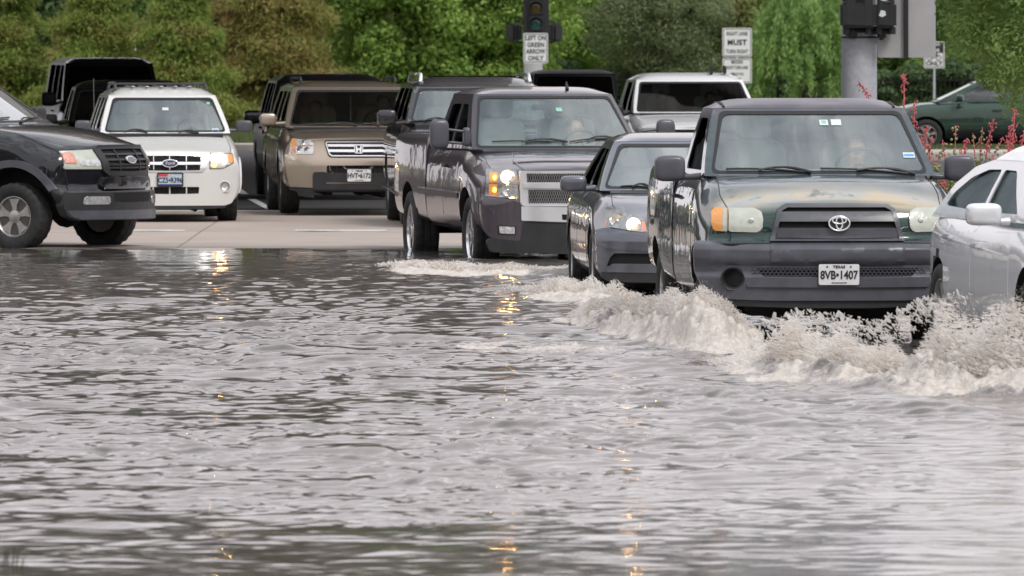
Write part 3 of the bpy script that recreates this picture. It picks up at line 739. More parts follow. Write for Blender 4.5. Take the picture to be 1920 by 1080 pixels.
for sg in (-1,1):
    vdoor(V,(1.42,2.86),.56,1.32,'green',sg,(2.68,1.17),'plastic')
    topline(V,[(sg*.80,.16),(sg*.83,.6),(sg*.80,1.12)])
    bm = bmesh.new(); add_tube(bm, [(sg*.66,1.96,1.864),(sg*.66,2.05,1.882),(sg*.66,2.25,1.898),(sg*.66,2.65,1.893)], .011, 6); 
    bm2 = bm; obj('roof_seam', bm2, 'trim', V.root)
V.dash(1.42,1.36,.72); V.seats(2.35,1.12,'seat_grey',rear=None)
bm = bmesh.new(); add_box(bm, (0,2.0,1.70),(.24,.03,.06),.012); obj('rear_view_mirror', bm, 'plastic', V.root)

# ------------------------------------------------ plum grey pickup with tow mirrors
V = S_ = Veh('pickup_truck', 'plum grey pickup with chrome grille, lit headlamp and big tow mirror, wheels in the water', 'pickup truck', 'vehicles driving into the flood', 1085, 94.4, 10.5, -.19, (700, 100, 2.572))
V.surf = lambda x, z: .20*abs(x/1.0)**3+.05*sst(.80,.86,z)+.08*sst(1.02,1.16,z)
V.hull([(0,.46,.88,.96,1.05,.90,1.13),(.1,.44,.9,1.0,1.09,.91,1.17),(.6,.46,.92,1.02,1.20,.91,1.27),(1.25,.46,.94,1.01,1.27,.90,1.32),(1.55,.46,.92,.99,1.32,.90,1.325),(2.5,.46,.92,.99,1.32,.90,1.325),(3.45,.46,.92,.99,1.32,.90,1.325),(3.55,.5,.94,1.0,1.43,.94,1.44),(3.75,.5,.94,1.0,1.46,.94,1.465),(4.7,.52,.94,1.01,1.46,.94,1.465),(5.75,.55,.92,.98,1.46,.93,1.465)],
       'grey', [(.95,.42,.52),(4.6,.42,.52)], .2, cabin=(1.45,3.4,.8), bed=((0,4.65,1.35),(1.6,2.0,.7)))
V.wheels4(.95,4.6,.42,.28,.275,.86,'six','alloy_bright'); V.under(.5)
V.cab(1.325,.90,1.25,1.90,.745,2.06,3.2,3.42,[[(1.62,1.37),(2.10,1.79),(2.42,1.80),(2.45,1.37)],[(2.54,1.37),(2.52,1.80),(3.05,1.79),(3.20,1.37)]],'grey',bulge=.12,roofh=.075,inset=(.05,.025,.03),glassm='wind',sideglass='side')
cowl(V,1.315,.80)
gs = lambda x, z: .20*abs(x)**3+.015
V.front('grille', sym(V.pl([(960,566),(697,566),(702,640),(708,728),(730,738),(960,738)])), 'chrome', .03, .10, px=False, bev=.012, rnd=.015, surf=gs)
G = V.last
for a, b, xa in ((579,620,731),(658,722,742)):
    P = sym(V.pl([(960,a),(xa,a),(xa+6,b),(960,b)])); V.front('grille_void', P, 'void', .036, .02, px=False, parent=G, surf=gs)
    bm = bmesh.new(); zt, zb_ = P[1][1], P[2][1]; n = 44; x0, x1 = P[1][0], -P[1][0]
    for k in range(n):
        for dr in (0, 1):
            za, zc_ = (zt, zb_) if dr else (zb_, zt); xa_, xb_ = x0+(x1-x0)*k/n, x0+(x1-x0)*(k+1)/n
            for h in range(2 if zt-zb_ > .09 else 1):
                m2 = 2 if zt-zb_ > .09 else 1; q0 = za+(zc_-za)*h/m2; q1 = za+(zc_-za)*(h+1)/m2
                if m2 == 2: add_tube(bm, [(xa_, gs(xa_,0)-.04, zt+(zb_-zt)*(h+dr)/2), (xb_, gs(xb_,0)-.04, zt+(zb_-zt)*(h+1-dr)/2)], .0026, 4)
                else: add_tube(bm, [(xa_, gs(xa_,0)-.04, q0), (xb_, gs(xb_,0)-.04, q1)], .0026, 4)
    obj('grille_mesh', bm, 'alloy', G)
for z in (1.075,): V.front('grille_bar', sym(V.pl([(960,626),(715,626),(718,652),(960,652)])), 'chrome', .05, .03, px=False, parent=G, bev=.010, surf=gs)
hp = V.pl([(541,553),(690,566),(702,702),(537,688)])
for sg in (1,-1):
    lit = True
    Q = [(x*sg, z) for x, z in hp]
    o = V.front('headlight', Q, 'lens_grey', .012, .04, px=False, rnd=.02, bev=.006)
    for (zx, zy, r, l, mm) in ((648,597,.072,1,None),(648,660,.068,0,None)):
        c = V.on(zx, zy); V.bowl(c[0]*sg, c[1], r, lit=bool(l), parent=o, off=.022, ry=r*.85)
    for (a, b, m_, c, d) in ((556,574,'amber_lit',600,622),(556,630,'amber_lit',600,686)):
        P = V.pl([(a,b),(c-4,b),(c-4,d),(a,d)]); q = V.front('turn_signal', [(x*sg, z) for x, z in P], 'amber', .022, .02, px=False, parent=o, rnd=.01)
        cc = V.on((a+c)/2+4, (b+d)/2); bm = bmesh.new(); add_ellipsoid(bm, (cc[0]*sg, V.surf(*cc)-.03, cc[1]), (.022,.01,.03), 1); obj('amber_bulb', bm, 'amber_lit', q, 80)
V.front('bumper', sym(V.pl([(960,742),(704,738),(690,708),(512,697),(514,770),(528,850),(560,893),(700,905),(960,905)])), 'grey', .05, .08, px=False, bev=.012, rnd=.03)
B = V.last
V.front('bumper_chrome', sym(V.pl([(960,742),(708,738),(708,806),(960,815)])), 'chrome', .075, .05, px=False, bev=.014, parent=B, rnd=.01)
V.front('bumper_slot', sym(V.pl([(980,778),(903,776),(905,802),(980,804)])), 'void', .079, .02, px=False, parent=B, rnd=.01)
V.front('bumper_valance', sym(V.pl([(960,818),(716,812),(704,905),(560,890),(540,905),(560,958),(960,968)])), 'plastic', .058, .06, px=False, bev=.01, parent=B, rnd=.02)
V.front('plate_holder', V.pl([(765,830),(935,832),(935,890),(768,888)]), 'plastic', .068, .02, parent=B, rnd=.01)
V.front('plate_mount', V.pl([(815,846),(875,846),(875,874),(815,874)]), 'trim', .076, .015, parent=B, rnd=.01)
for sg in (1,-1):
    P = V.pl([(595,828),(683,832),(683,876),(597,872)])
    q = V.front('fog_lamp', [(x*sg, z) for x, z in P], 'trim', .06, .03, px=False, rnd=.012, parent=B)
    P = V.pl([(601,833),(677,837),(677,871),(603,867)]); V.front('fog_lens', [(x*sg, z) for x, z in P], 'lens_clear', .066, .02, px=False, rnd=.01, parent=q)
    topline(V,[(sg*.84,.18),(sg*.86,.6),(sg*.82,1.15)]); topline(V,[(sg*.55,.12),(sg*.60,.5),(sg*.50,1.1)],.012,'grey','hood_crease')
    vdoor(V,(1.50,2.48),.62,1.30,'grey',sg,(2.34,1.14),'plastic'); vdoor(V,(2.50,3.28),.62,1.30,'grey',sg)
    V.sidep('side_moulding',[(1.55,.80),(1.55,.87),(3.9,.89),(3.9,.82)],'grey',sg,.02,.02,bev=.008)
topline(V,[(-.62,.42),(0,.36),(.62,.42)],.012,'grey','hood_crease')
V.wiper((935,428),(570,425)); V.wiper((1160,410),(945,425))
c = V.on(318,390,1.45); 
for sg in (1,-1): V.mirror((c[0]*sg,1.45,c[1]),(.20,.13,.31),'plastic_grey',(-.93*sg,1.42,c[1]-.03),.05,tow=True)
bm = bmesh.new(); add_tube(bm, [(.28,2.1,1.95),(.28,2.14,2.03)], [.022,.008], 8); obj('roof_antenna', bm, 'plastic', V.root)
V.sticker((878,262),(912,280),'sticker_green'); 
V.dash(1.45,1.33,.74); V.seats(2.35,1.12,'seat_grey',rear=3.0)
bm = bmesh.new(); add_box(bm, (0,2.05,1.76),(.24,.03,.06),.012); obj('rear_view_mirror', bm, 'plastic', V.root)
for sg in (-1,1): arch_flare(V,.95,.42,.515,.575,'grey',8,172,.018); break

# ------------------------------------------------ black pickup crossing at left
V = FT = Veh('pickup_truck', 'glossy black pickup crossing at the left edge, grey wheel flare and five spoke wheel', 'pickup truck', None, 249, 100.1, 60, -.03, (0, 180, 3.6))
V.surf = lambda x, z: .42*abs(x/1.0)**2.3+.05*sst(.64,.70,z)+.10*sst(.95,1.15,z)
V.hull([(0,.46,.86,.94,1.06,.88,1.13),(.1,.44,.88,.985,1.12,.885,1.19),(.6,.46,.90,1.0,1.23,.885,1.29),(1.2,.46,.92,1.0,1.31,.885,1.37),(1.65,.46,.92,.99,1.37,.88,1.385),(2.0,.46,.92,.985,1.385,.88,1.39),(3.9,.46,.92,.985,1.385,.88,1.39),(4.05,.5,.94,1.0,1.38,.92,1.39),(5.6,.55,.92,.98,1.38,.92,1.39)],
       'blackp', [(.93,.375,.55),(4.55,.375,.50)], .2, cabin=(1.9,3.85,.8), bed=((0,4.75,1.3),(1.6,1.4,.7)))
V.wheels4(.93,4.55,.375,.27,.225,.87,'five','alloy'); V.under(.47)
V.cab(1.385,.885,1.62,1.87,.735,2.42,3.6,3.85,[[(1.98,1.42),(2.5,1.83),(2.9,1.83),(2.9,1.42)],[(3.0,1.42),(3.0,1.83),(3.5,1.83),(3.65,1.42)]],'blackp',bulge=.13,roofh=.12,inset=(.06,.03,.045))
cowl(V,1.375,.80)
arch_flare(V,.93,.375,.545,.625,'plastic_grey',-8,150,.03); arch_flare(V,4.55,.375,.495,.575,'plastic_grey',5,175,.03)
g = sym([(-.05,1.165),(-.44,1.16),(-.50,1.12),(-.46,.88),(-.38,.825),(-.05,.82)])
V.front('grille', g, 'plastic', .035, .07, px=False, rnd=.02, holes=[sym([(-.05,1.12),(-.41,1.115),(-.37,.88),(-.05,.87)])]); G = V.last
V.front('grille_void', sym([(-.05,1.12),(-.41,1.115),(-.37,.88),(-.05,.87)]), 'void', .005, .02, px=False, parent=G)
for z in (1.06,1.0,.945,.91): V.front('grille_bar', [(-.40,z-.012),(-.40,z+.012),(.40,z+.012),(.40,z-.012)], 'plastic', .028, .03, px=False, parent=G)
for x in (-.2,.2): V.front('grille_bar', [(x-.012,.88),(x-.012,1.11),(x+.012,1.11),(x+.012,.88)], 'plastic', .034, .03, px=False, parent=G)
e = V.front('emblem', ellipse(0,1.0,.092,.042), 'chrome', .055, .02, px=False, parent=G); V.front('emblem_badge', ellipse(0,1.0,.08,.033), 'oval_faded', .058, .01, px=False, parent=e)
for sg in (1,-1):
    P = [(-.47,1.115),(-.84,1.10),(-.87,.90),(-.44,.897)]
    o = V.front('headlight', [(x*sg,z) for x, z in P], 'lens_old', .012, .04, px=False, rnd=.02, bev=.006)
    P = [(-.74,1.085),(-.845,1.085),(-.86,.965),(-.74,.96)]; V.front('turn_signal', [(x*sg,z) for x, z in P], 'amber_old', .016, .02, px=False, rnd=.015, parent=o)
    P = [(-.47,1.0),(-.71,1.0),(-.71,.93),(-.47,.93)]; V.front('reflector', [(x*sg,z) for x, z in P], 'lens_clear', .014, .02, px=False, rnd=.02, parent=o)
    topline(V,[(sg*.84,.25),(sg*.86,.7),(sg*.84,1.45)])
    vdoor(V,(1.85,2.94),.6,1.36,'blackp',sg,(2.8,1.22),'plastic'); vdoor(V,(2.96,3.8),.6,1.36,'blackp',sg)
    V.mirror((sg*1.12,1.98,1.47),(.22,.14,.2),'plastic',(sg*.9,1.95,1.42))
V.front('bumper', sym([(-.1,.655),(-.90,.655),(-.92,.50),(-.88,.38),(-.78,.335),(-.1,.335)]), 'plastic', .03, .10, px=False, rnd=.03, bev=.012, holes=[sym([(-.05,.63),(-.36,.63),(-.34,.54),(-.05,.54)])]); B = V.last
V.front('bumper_void', sym([(-.05,.64),(-.38,.64),(-.36,.53),(-.05,.53)]), 'void', .03, .02, px=False, parent=B)
V.front('bumper_lip', sym([(-.1,.445),(-.88,.445),(-.86,.38),(-.76,.345),(-.1,.345)]), 'plastic_grey', .042, .03, px=False, rnd=.02, bev=.01, parent=B)
V.front('bumper_top', sym([(-.1,.81),(-.44,.81),(-.5,.73),(-.48,.68),(-.1,.68)]), 'blackp', .05, .05, px=False, rnd=.02, bev=.012, parent=B)
for sg in (1,-1):
    P = [(-.42,.60),(-.72,.60),(-.74,.51),(-.42,.51)]; V.front('fog_lamp', [(x*sg,z) for x, z in P], 'lens_clear', .038, .02, px=False, rnd=.03, parent=B)
V.wiper((-.7,1.40),(-.05,1.46),px=False); V.wiper((.02,1.40),(.66,1.46),px=False)
V.dash(1.85,1.39,.72); V.seats(2.75,1.2,'seat_grey',rear=3.4)

# ------------------------------------------------ white compact SUV
V = ES = Veh('suv', 'white compact suv with roof rack and blue state plate stopped before the water, headlamp lit', 'suv', 'vehicles waiting at the stop line', 318.6, 113.3, 5.5, 0, (180, 140, 3.6))
V.surf = lambda x, z: .22*abs(x/.92)**3+.10*sst(.70,1.0,z)
V.hull([(0,.27,.78,.86,.82,.80,.90),(.08,.25,.80,.895,.87,.82,.935),(.5,.25,.82,.915,.99,.82,1.03),(.95,.25,.82,.91,1.07,.82,1.11),(1.3,.25,.82,.905,1.115,.815,1.12),(2.6,.27,.82,.905,1.12,.815,1.125),(4.1,.3,.80,.90,1.12,.81,1.125),(4.42,.38,.78,.86,1.05,.78,1.08)],
       'white', [(.88,.36,.42),(3.5,.36,.42)], .2, cabin=(1.2,4.1,.74))
V.wheels4(.88,3.5,.36,.235,.215,.77,'five','alloy'); V.under(.3,.72)
V.cab(1.125,.82,1.0,1.60,.675,1.72,4.0,4.25,[[(1.42,1.165),(1.85,1.56),(2.35,1.565),(2.40,1.165)],[(2.5,1.165),(2.48,1.565),(3.15,1.565),(3.2,1.165)],[(3.3,1.165),(3.27,1.565),(3.85,1.55),(3.95,1.165)]],'white',bulge=.10,roofh=.10,inset=(.062,.028,.04),glassm='wind',sideglass='tint')
cowl(V,1.115,.72)
g = sym(V.pl([(540,529),(762,530),(758,575),(740,630),(722,658),(540,662)]))
V.front('grille', g, 'chrome', .025, .06, px=False, rnd=.01, holes=[sym(V.pl([(540,546),(710,548),(700,645),(540,648)]))], hrnd=.01); G = V.last
V.front('grille_void', sym(V.pl([(540,543),(714,545),(704,649),(540,652)])), 'void', .008, .02, px=False, parent=G)
V.front('grille_bar', sym(V.pl([(540,588),(718,590),(712,608),(540,608)])), 'chrome', .032, .03, px=False, parent=G, bev=.008)
for zx in (389,497,610): 
    c = V.on(zx,597); V.front('grille_slat', [(c[0]-.005,V.on(zx,645)[1]),(c[0]-.005,V.on(zx,548)[1]),(c[0]+.005,V.on(zx,548)[1]),(c[0]+.005,V.on(zx,645)[1])], 'chrome', .02, .02, px=False, parent=G)
c = V.on(499,598)
e = V.front('emblem', ellipse(c[0],c[1],.105,.05), 'chrome', .05, .02, px=False, parent=G); V.front('emblem_badge', ellipse(c[0],c[1],.094,.041), 'oval_blue', .054, .01, px=False, parent=e)
q = text('emblem_script', 'Ford', .062, (c[0], V.surf(*c)-.056, c[1]), 'chrome', e, .001, .95); q.data.transform(Matrix.Shear('XZ', 4, (.25, 0)) if False else Matrix.Identity(4))
hp = V.pl([(766,529),(920,530),(928,560),(929,596),(905,612),(862,634),(766,637)])
for sg in (1,-1):
    o = V.front('headlight', [(x*sg,z) for x,z in hp], 'trim', .006, .04, px=False, rnd=.01); hi = V.pl([(771,533),(916,534),(923,560),(924,594),(903,606),(860,630),(771,633)])
    V.front('lens', [(x*sg,z) for x,z in hi], 'lens_clear', .012, .02, px=False, rnd=.01, parent=o, bev=.008)
    P = V.pl([(888,534),(916,534),(924,560),(924,594),(896,596)]); V.front('turn_signal', [(x*sg,z) for x,z in P], 'amber', .018, .02, px=False, rnd=.01, parent=o)
    c = V.on(838,572); V.bowl(c[0]*sg, c[1], .085, lit=True, parent=o, off=.02, ry=.07)
    c = V.on(797,608); bm = bmesh.new(); add_ellipsoid(bm, (c[0]*sg, V.surf(*c)-.02, c[1]), (.034,.014,.028), 2); obj('amber_bulb', bm, 'amber_lit', o, 80)
V.front('bumper', sym(V.pl([(540,664),(735,664),(768,642),(865,640),(934,608),(952,690),(948,790),(918,865),(870,882),(540,884)])), 'white', .035, .08, px=False, rnd=.03, bev=.012, holes=[sym(V.pl([(540,757),(690,757),(696,762),(692,803),(540,806)])), ellipse(*V.on(868,755),.062,.062), [(-x,z) for x,z in ellipse(*V.on(868,755),.062,.062)]]); B = V.last
V.front('intake_void', sym(V.pl([(540,752),(700,752),(700,810),(540,812)])), 'void', .005, .02, px=False, parent=B)
for zx in (385,497,610): c = V.on(zx,780); V.front('intake_post', [(c[0]-.008,c[1]-.045),(c[0]-.008,c[1]+.045),(c[0]+.008,c[1]+.045),(c[0]+.008,c[1]-.045)], 'white', .03, .03, px=False, parent=B)
for sg in (1,-1):
    c = V.on(868,755); ring(V,'fog_ring',c[0]*sg,c[1],.066,.066,.008,'white',.042,B); V.bowl(c[0]*sg,c[1],.048,parent=B,off=.03)
for zx in (440,552,664): P = V.pl([(zx-26,838),(zx+26,838),(zx+22,880),(zx-22,880)]); V.front('skid_rib', P, 'alloy' if False else 'white', .055, .03, parent=B, rnd=.015, bev=.012)
V.front('bumper_valance', sym(V.pl([(540,882),(885,880),(870,900),(540,912)])), 'plastic', .03, .06, px=False, parent=B, rnd=.01)
V.plate([(414,670),(584,670),(584,746),(414,746)], 'blue', 'CZ5\u2022R396', off=.055)
for sg in (1,-1):
    topline(V,[(sg*.76,.16),(sg*.79,.5),(sg*.76,.95)],.004)
    vdoor(V,(1.25,2.42),.42,1.10,'white',sg,(2.25,.95)); vdoor(V,(2.45,3.4),.42,1.10,'white',sg,(3.2,.97))
    V.mirror((sg*1.02,1.35,1.21),(.20,.12,.155),'plastic_grey',(sg*.80,1.33,1.16),.05)
    bm = bmesh.new(); add_tube(bm, [(sg*.615,1.95,1.655),(sg*.615,1.76,1.60)], .008, 6); obj('roof_seam', bm, 'trim', V.root)
    bm = bmesh.new(); add_tube(bm, [(sg*.58,1.95,1.66),(sg*.575,2.1,1.735),(sg*.57,2.4,1.755),(sg*.57,3.6,1.745),(sg*.58,3.8,1.67)], .020, 8); obj('roof_rail', bm, 'plastic_grey', V.root)
arch_flare(V,.88,.36,.415,.475,'white',-12,178,.02); arch_flare(V,3.5,.36,.415,.475,'white',-12,192,.02)
bm = bmesh.new(); add_box(bm, (0,2.25,1.742),(1.14,.06,.024),.01); obj('roof_crossbar', bm, 'plastic_grey', V.root)
bm = bmesh.new(); add_box(bm, (0,3.4,1.742),(1.14,.06,.024),.01); obj('roof_crossbar', bm, 'plastic_grey', V.root)
bm = bmesh.new()
for x in (-.36,-.18,0,.18,.36): add_box(bm,(x,2.7,1.712),(.05,1.8,.012),.005)
obj('roof_rib', bm, 'white', V.root)
V.wiper((345,388),(92,384)); V.wiper((690,396),(480,384))
V.sticker((446,221),(490,240),'sticker'); V.sticker((783,363),(830,384),'sticker'); V.sticker((787,370),(826,380),'sticker_blue'); V.sticker((745,183),(768,202),'sticker_green')
V.dash(1.3,1.13,.66); V.seats(2.2,.98,'seat_grey',rear=3.1)

# ------------------------------------------------ champagne SUV
V = PI_ = Veh('suv', 'champagne brown suv with white state plate and unlit headlamps at the stop line', 'suv', 'vehicles waiting at the stop line', 672, 117.0, 5, .05, (480, 100, 3.177))
V.surf = lambda x, z: .20*abs(x/.98)**3.2+.07*sst(.62,.95,z)
V.hull([(0,.33,.84,.93,.92,.87,.98),(.08,.31,.86,.965,.96,.885,1.01),(.5,.30,.88,.985,1.03,.88,1.08),(1.0,.30,.88,.985,1.07,.88,1.105),(1.35,.30,.88,.98,1.11,.875,1.115),(2.8,.3,.88,.98,1.115,.875,1.12),(4.5,.34,.86,.97,1.115,.87,1.12),(4.77,.42,.84,.93,1.08,.84,1.1)],
       'brown', [(.92,.37,.43),(3.62,.37,.43)], .2, cabin=(1.25,4.4,.8))
V.wheels4(.92,3.62,.37,.25,.215,.84,'five','alloy'); V.under(.36)
V.cab(1.12,.88,1.02,1.635,.735,1.72,4.3,4.6,[[(1.42,1.195),(1.83,1.575),(2.4,1.58),(2.45,1.195)],[(2.55,1.195),(2.53,1.58),(3.25,1.58),(3.3,1.195)],[(3.4,1.195),(3.37,1.58),(4.15,1.57),(4.3,1.195)]],'brown',bulge=.10,roofh=.075,inset=(.062,.03,.045),sideglass='tint',glassm='wind_shaded')
cowl(V,1.11,.78)
g = sym(V.pl([(580,516),(410,517),(408,540),(428,605),(445,619),(580,619)]))
V.front('grille', g, 'trim', .02, .05, px=False, rnd=.02); G = V.last
V.front('grille_frame', sym(V.pl([(580,524),(416,524),(414,540),(433,600),(448,613),(580,613)])), 'chrome', .03, .04, px=False, rnd=.02, parent=G, holes=[sym(V.pl([(580,530),(421,530),(420,540),(438,596),(452,607),(580,607)]))], hrnd=.01)
V.front('grille_void', sym(V.pl([(580,530),(421,530),(420,540),(438,596),(452,607),(580,607)])), 'void', .023, .01, px=False, parent=G)
for a, b in ((541,556),(572,588)): V.front('grille_bar', sym(V.pl([(580,a),(424,a),(429,b),(580,b)])), 'chrome', .034, .02, px=False, parent=G, bev=.005)
c = V.on(610,570); cx, cz = c; w_, h_ = .062, .055
e = V.front('emblem', [(cx-w_,cz+h_),(cx+w_,cz+h_),(cx+w_*.8,cz-h_),(cx-w_*.8,cz-h_)], 'trim', .04, .02, px=False, rnd=.015, parent=G)
V.front('emblem_frame', [(cx-w_,cz+h_),(cx+w_,cz+h_),(cx+w_*.8,cz-h_),(cx-w_*.8,cz-h_)], 'chrome', .046, .012, px=False, rnd=.015, parent=e, holes=[[(cx-w_*.84,cz+h_*.85),(cx+w_*.84,cz+h_*.85),(cx+w_*.66,cz-h_*.85),(cx-w_*.66,cz-h_*.85)]], hrnd=.01)
V.front('emblem_letter', [(cx-.042,cz+.044),(cx-.024,cz+.044),(cx-.016,cz+.008),(cx+.016,cz+.008),(cx+.024,cz+.044),(cx+.042,cz+.044),(cx+.030,cz-.044),(cx+.014,cz-.044),(cx+.010,cz-.010),(cx-.010,cz-.010),(cx-.014,cz-.044),(cx-.030,cz-.044)], 'chrome', .052, .012, px=False, parent=e, bev=.001)
hp = V.pl([(216,505),(322,518),(341,535),(343,600),(228,600),(206,575),(203,535)])
for sg in (1,-1):
    o = V.front('headlight', [(x*sg,z) for x,z in hp], 'lens_clear', .012, .04, px=False, rnd=.015, bev=.006)
    P = V.pl([(218,507),(238,512),(236,552),(204,552),(203,535)]); V.front('turn_signal', [(x*sg,z) for x,z in P], 'amber', .016, .02, px=False, rnd=.008, parent=o)
    P = V.pl([(236,552),(338,552),(338,545),(236,545)]); V.front('lamp_divider', [(x*sg,z) for x,z in P], 'amber_old', .018, .02, px=False, parent=o)
    P = V.pl([(207,556),(234,556),(236,596),(228,597),(209,574)]); V.front('side_marker', [(x*sg,z) for x,z in P], 'amber_old', .016, .02, px=False, rnd=.006, parent=o)
    for zx, zy, r in ((263,574,.045),(305,576,.042),(290,530,.04)): c = V.on(zx,zy); V.bowl(c[0]*sg,c[1],r,parent=o,off=.018,ry=r*.85,mat='lens_grey')
V.front('bumper', sym(V.pl([(580,625),(420,622),(344,604),(228,604),(168,600),(178,700),(196,795),(330,800),(580,806)])), 'brown', .03, .07, px=False, rnd=.03, bev=.012, holes=[sym(V.pl([(580,668),(424,668),(420,680),(420,712),(580,712)]))]); B = V.last
V.front('intake_void', sym(V.pl([(580,660),(414,660),(414,720),(580,720)])), 'void', .0, .02, px=False, parent=B)
for k in range(-6,7): V.front('intake_slat', [(k*.07-.004,V.on(610,712)[1]),(k*.07-.004,V.on(610,668)[1]),(k*.07+.004,V.on(610,668)[1]),(k*.07+.004,V.on(610,712)[1])], 'plastic', .012, .01, px=False, parent=B)
V.front('bumper_guard', sym(V.pl([(580,712),(418,712),(410,706),(345,706),(336,720),(336,800),(345,812),(580,812)])), 'plastic', .05, .06, px=False, rnd=.02, bev=.012, parent=B, holes=[sym(V.pl([(580,768),(418,768),(418,776),(580,776)]))])
V.front('fog_recess', sym(V.pl([(290,760),(268,758),(254,775),(252,790),(290,790)])) if False else V.pl([(330,758),(268,758),(254,775),(252,792),(330,792)]), 'plastic_grey', .036, .02, parent=B, rnd=.01)
V.front('bumper_valance', sym(V.pl([(580,806),(196,796),(200,815),(245,822),(255,850),(345,862),(350,820),(580,824)])), 'plastic', .02, .05, px=False, parent=B)
V.plate([(541,692),(683,692),(683,762),(541,762)], 'white', 'HVT\u20226172', off=.075)
for sg in (1,-1):
    topline(V,[(sg*.80,.14),(sg*.84,.5),(sg*.82,.98)])
    vdoor(V,(1.28,2.46),.46,1.13,'brown',sg,(2.3,.98)); vdoor(V,(2.5,3.5),.46,1.13,'brown',sg,(3.3,1.0))
    V.mirror((sg*1.09,1.36,1.22),(.22,.13,.165),'brown',(sg*.86,1.34,1.17),.05)
    bm = bmesh.new(); add_tube(bm, [(sg*.62,2.0,1.70),(sg*.62,2.1,1.76),(sg*.62,3.9,1.75),(sg*.62,4.0,1.68)], .02, 8); obj('roof_rail', bm, 'plastic', V.root)
V.wiper((600,430),(310,424)); V.wiper((735,432),(640,420))
bm = bmesh.new(); 
for k in range(14): add_ellipsoid(bm, (.02,1.74,1.52-k*.024), (.011,.011,.011), 1)
obj('hanging_beads', bm, 'sticker', V.root)
V.dash(1.3,1.15,.7,'dash_grey'); V.seats(2.2,1.0,'seat_tan',rear=3.1)
bm = bmesh.new(); add_box(bm, (0,1.80,1.55),(.24,.03,.06),.012); obj('rear_view_mirror', bm, 'plastic', V.root)

# ------------------------------------------------ blue grey sedan
V = AC = Veh('sedan', 'blue grey sedan squeezed between the plum grey and the green pickup, inner headlamp lit', 'sedan', 'vehicles driving into the flood', 1316, 79.8, 3.4, -.06, (1040, 200, 3))
V.surf = lambda x, z: .30*abs(x/.92)**2.6+.16*sst(.55,.85,z)
V.hull([(0,.20,.78,.86,.66,.78,.74),(.1,.18,.80,.90,.72,.80,.79),(.5,.17,.82,.925,.86,.80,.88),(1.0,.17,.82,.925,.93,.80,.955),(1.35,.17,.82,.92,.96,.80,.975),(1.8,.18,.82,.92,.975,.80,.98),(3.6,.2,.82,.92,.99,.80,.995),(4.3,.22,.80,.91,.99,.80,1.03),(4.92,.3,.76,.86,.93,.76,1.0)],
       'bluegrey', [(.95,.33,.375),(3.75,.33,.375)], .2, cabin=(1.5,4.0,.7), tailbow=.2)
V.wheels4(.95,3.75,.33,.225,.215,.80,'seven','alloy'); V.under(.22,.75)
V.cab(.985,.81,1.32,1.415,.62,2.2,3.25,4.15,[[(1.75,1.02),(2.28,1.345),(2.62,1.35),(2.66,1.02)],[(2.74,1.02),(2.70,1.35),(3.15,1.345),(3.75,1.02)]],'bluegrey',bulge=.14,roofh=.075,inset=(.05,.03,.03),sideglass='tint')
cowl(V,.978,.72)
hp = V.pl([(288,566),(312,566),(400,596),(505,628),(522,708),(420,696),(284,672)])
for sg in (1,-1):
    o = V.front('headlight', [(x*sg,z) for x,z in hp], 'lens_grey', .010, .04, px=False, rnd=.012, bev=.006)
    c = V.on(443,665); V.bowl(c[0]*sg,c[1],.062,lit=sg>0,parent=o,off=.022,ry=.06)
    c = V.on(350,640); V.bowl(c[0]*sg,c[1],.065,parent=o,off=.018,ry=.055)
    P = V.pl([(286,640),(298,642),(296,674),(284,671)]); V.front('turn_signal', [(x*sg,z) for x,z in P], 'amber_old', .014, .02, px=False, parent=o)
    P = V.pl([(486,640),(508,646),(520,704),(492,702)]); V.front('corner_lens', [(x*sg,z) for x,z in P], 'amber_old', .013, .01, px=False, parent=o)
V.front('grille', sym([(-.08,.70),(-.30,.68),(-.26,.56),(-.08,.54)]), 'chrome', .02, .04, px=False, rnd=.02)
V.front('bumper', sym(V.pl([(560,712),(420,702),(284,678),(230,690),(230,780),(236,870),(250,940),(300,965),(560,968)])), 'bluegrey', .03, .07, px=False, rnd=.03, bev=.012, holes=[sym(V.pl([(580,826),(335,824),(310,850),(292,895),(580,905)]))]); B = V.last
V.front('intake_void', sym(V.pl([(580,820),(325,820),(300,850),(284,902),(580,912)])), 'void', .008, .02, px=False, parent=B)
V.front('intake_lip', sym(V.pl([(580,884),(322,882),(292,912),(290,930),(580,935)])), 'bluegrey', .04, .05, px=False, rnd=.02, bev=.015, parent=B)
V.front('bumper_crease', sym(V.pl([(580,790),(300,776),(248,768),(252,784),(300,798),(580,815)])), 'bluegrey', .042, .03, px=False, rnd=.01, bev=.01, parent=B)
V.front('bumper_valance', sym(V.pl([(580,930),(255,928),(262,962),(310,985),(580,990)])), 'plastic', .034, .06, px=False, parent=B, rnd=.02)
for sg in (1,-1):
    topline(V,[(sg*.66,.30),(sg*.74,.7),(sg*.72,1.15)])
    vdoor(V,(1.5,2.66),.34,.95,'bluegrey',sg,(2.5,.78),'chrome'); vdoor(V,(2.69,3.55),.34,.96,'bluegrey',sg,(3.45,.80),'chrome')
    V.mirror((sg*1.02,1.72,1.04),(.24,.15,.145),'bluegrey',(sg*.82,1.72,1.0),.06)
V.wiper((540,458),(370,448)); V.dash(1.75,.99,.66); V.seats(2.55,.82,'seat_grey',rear=3.4)
o = V.root

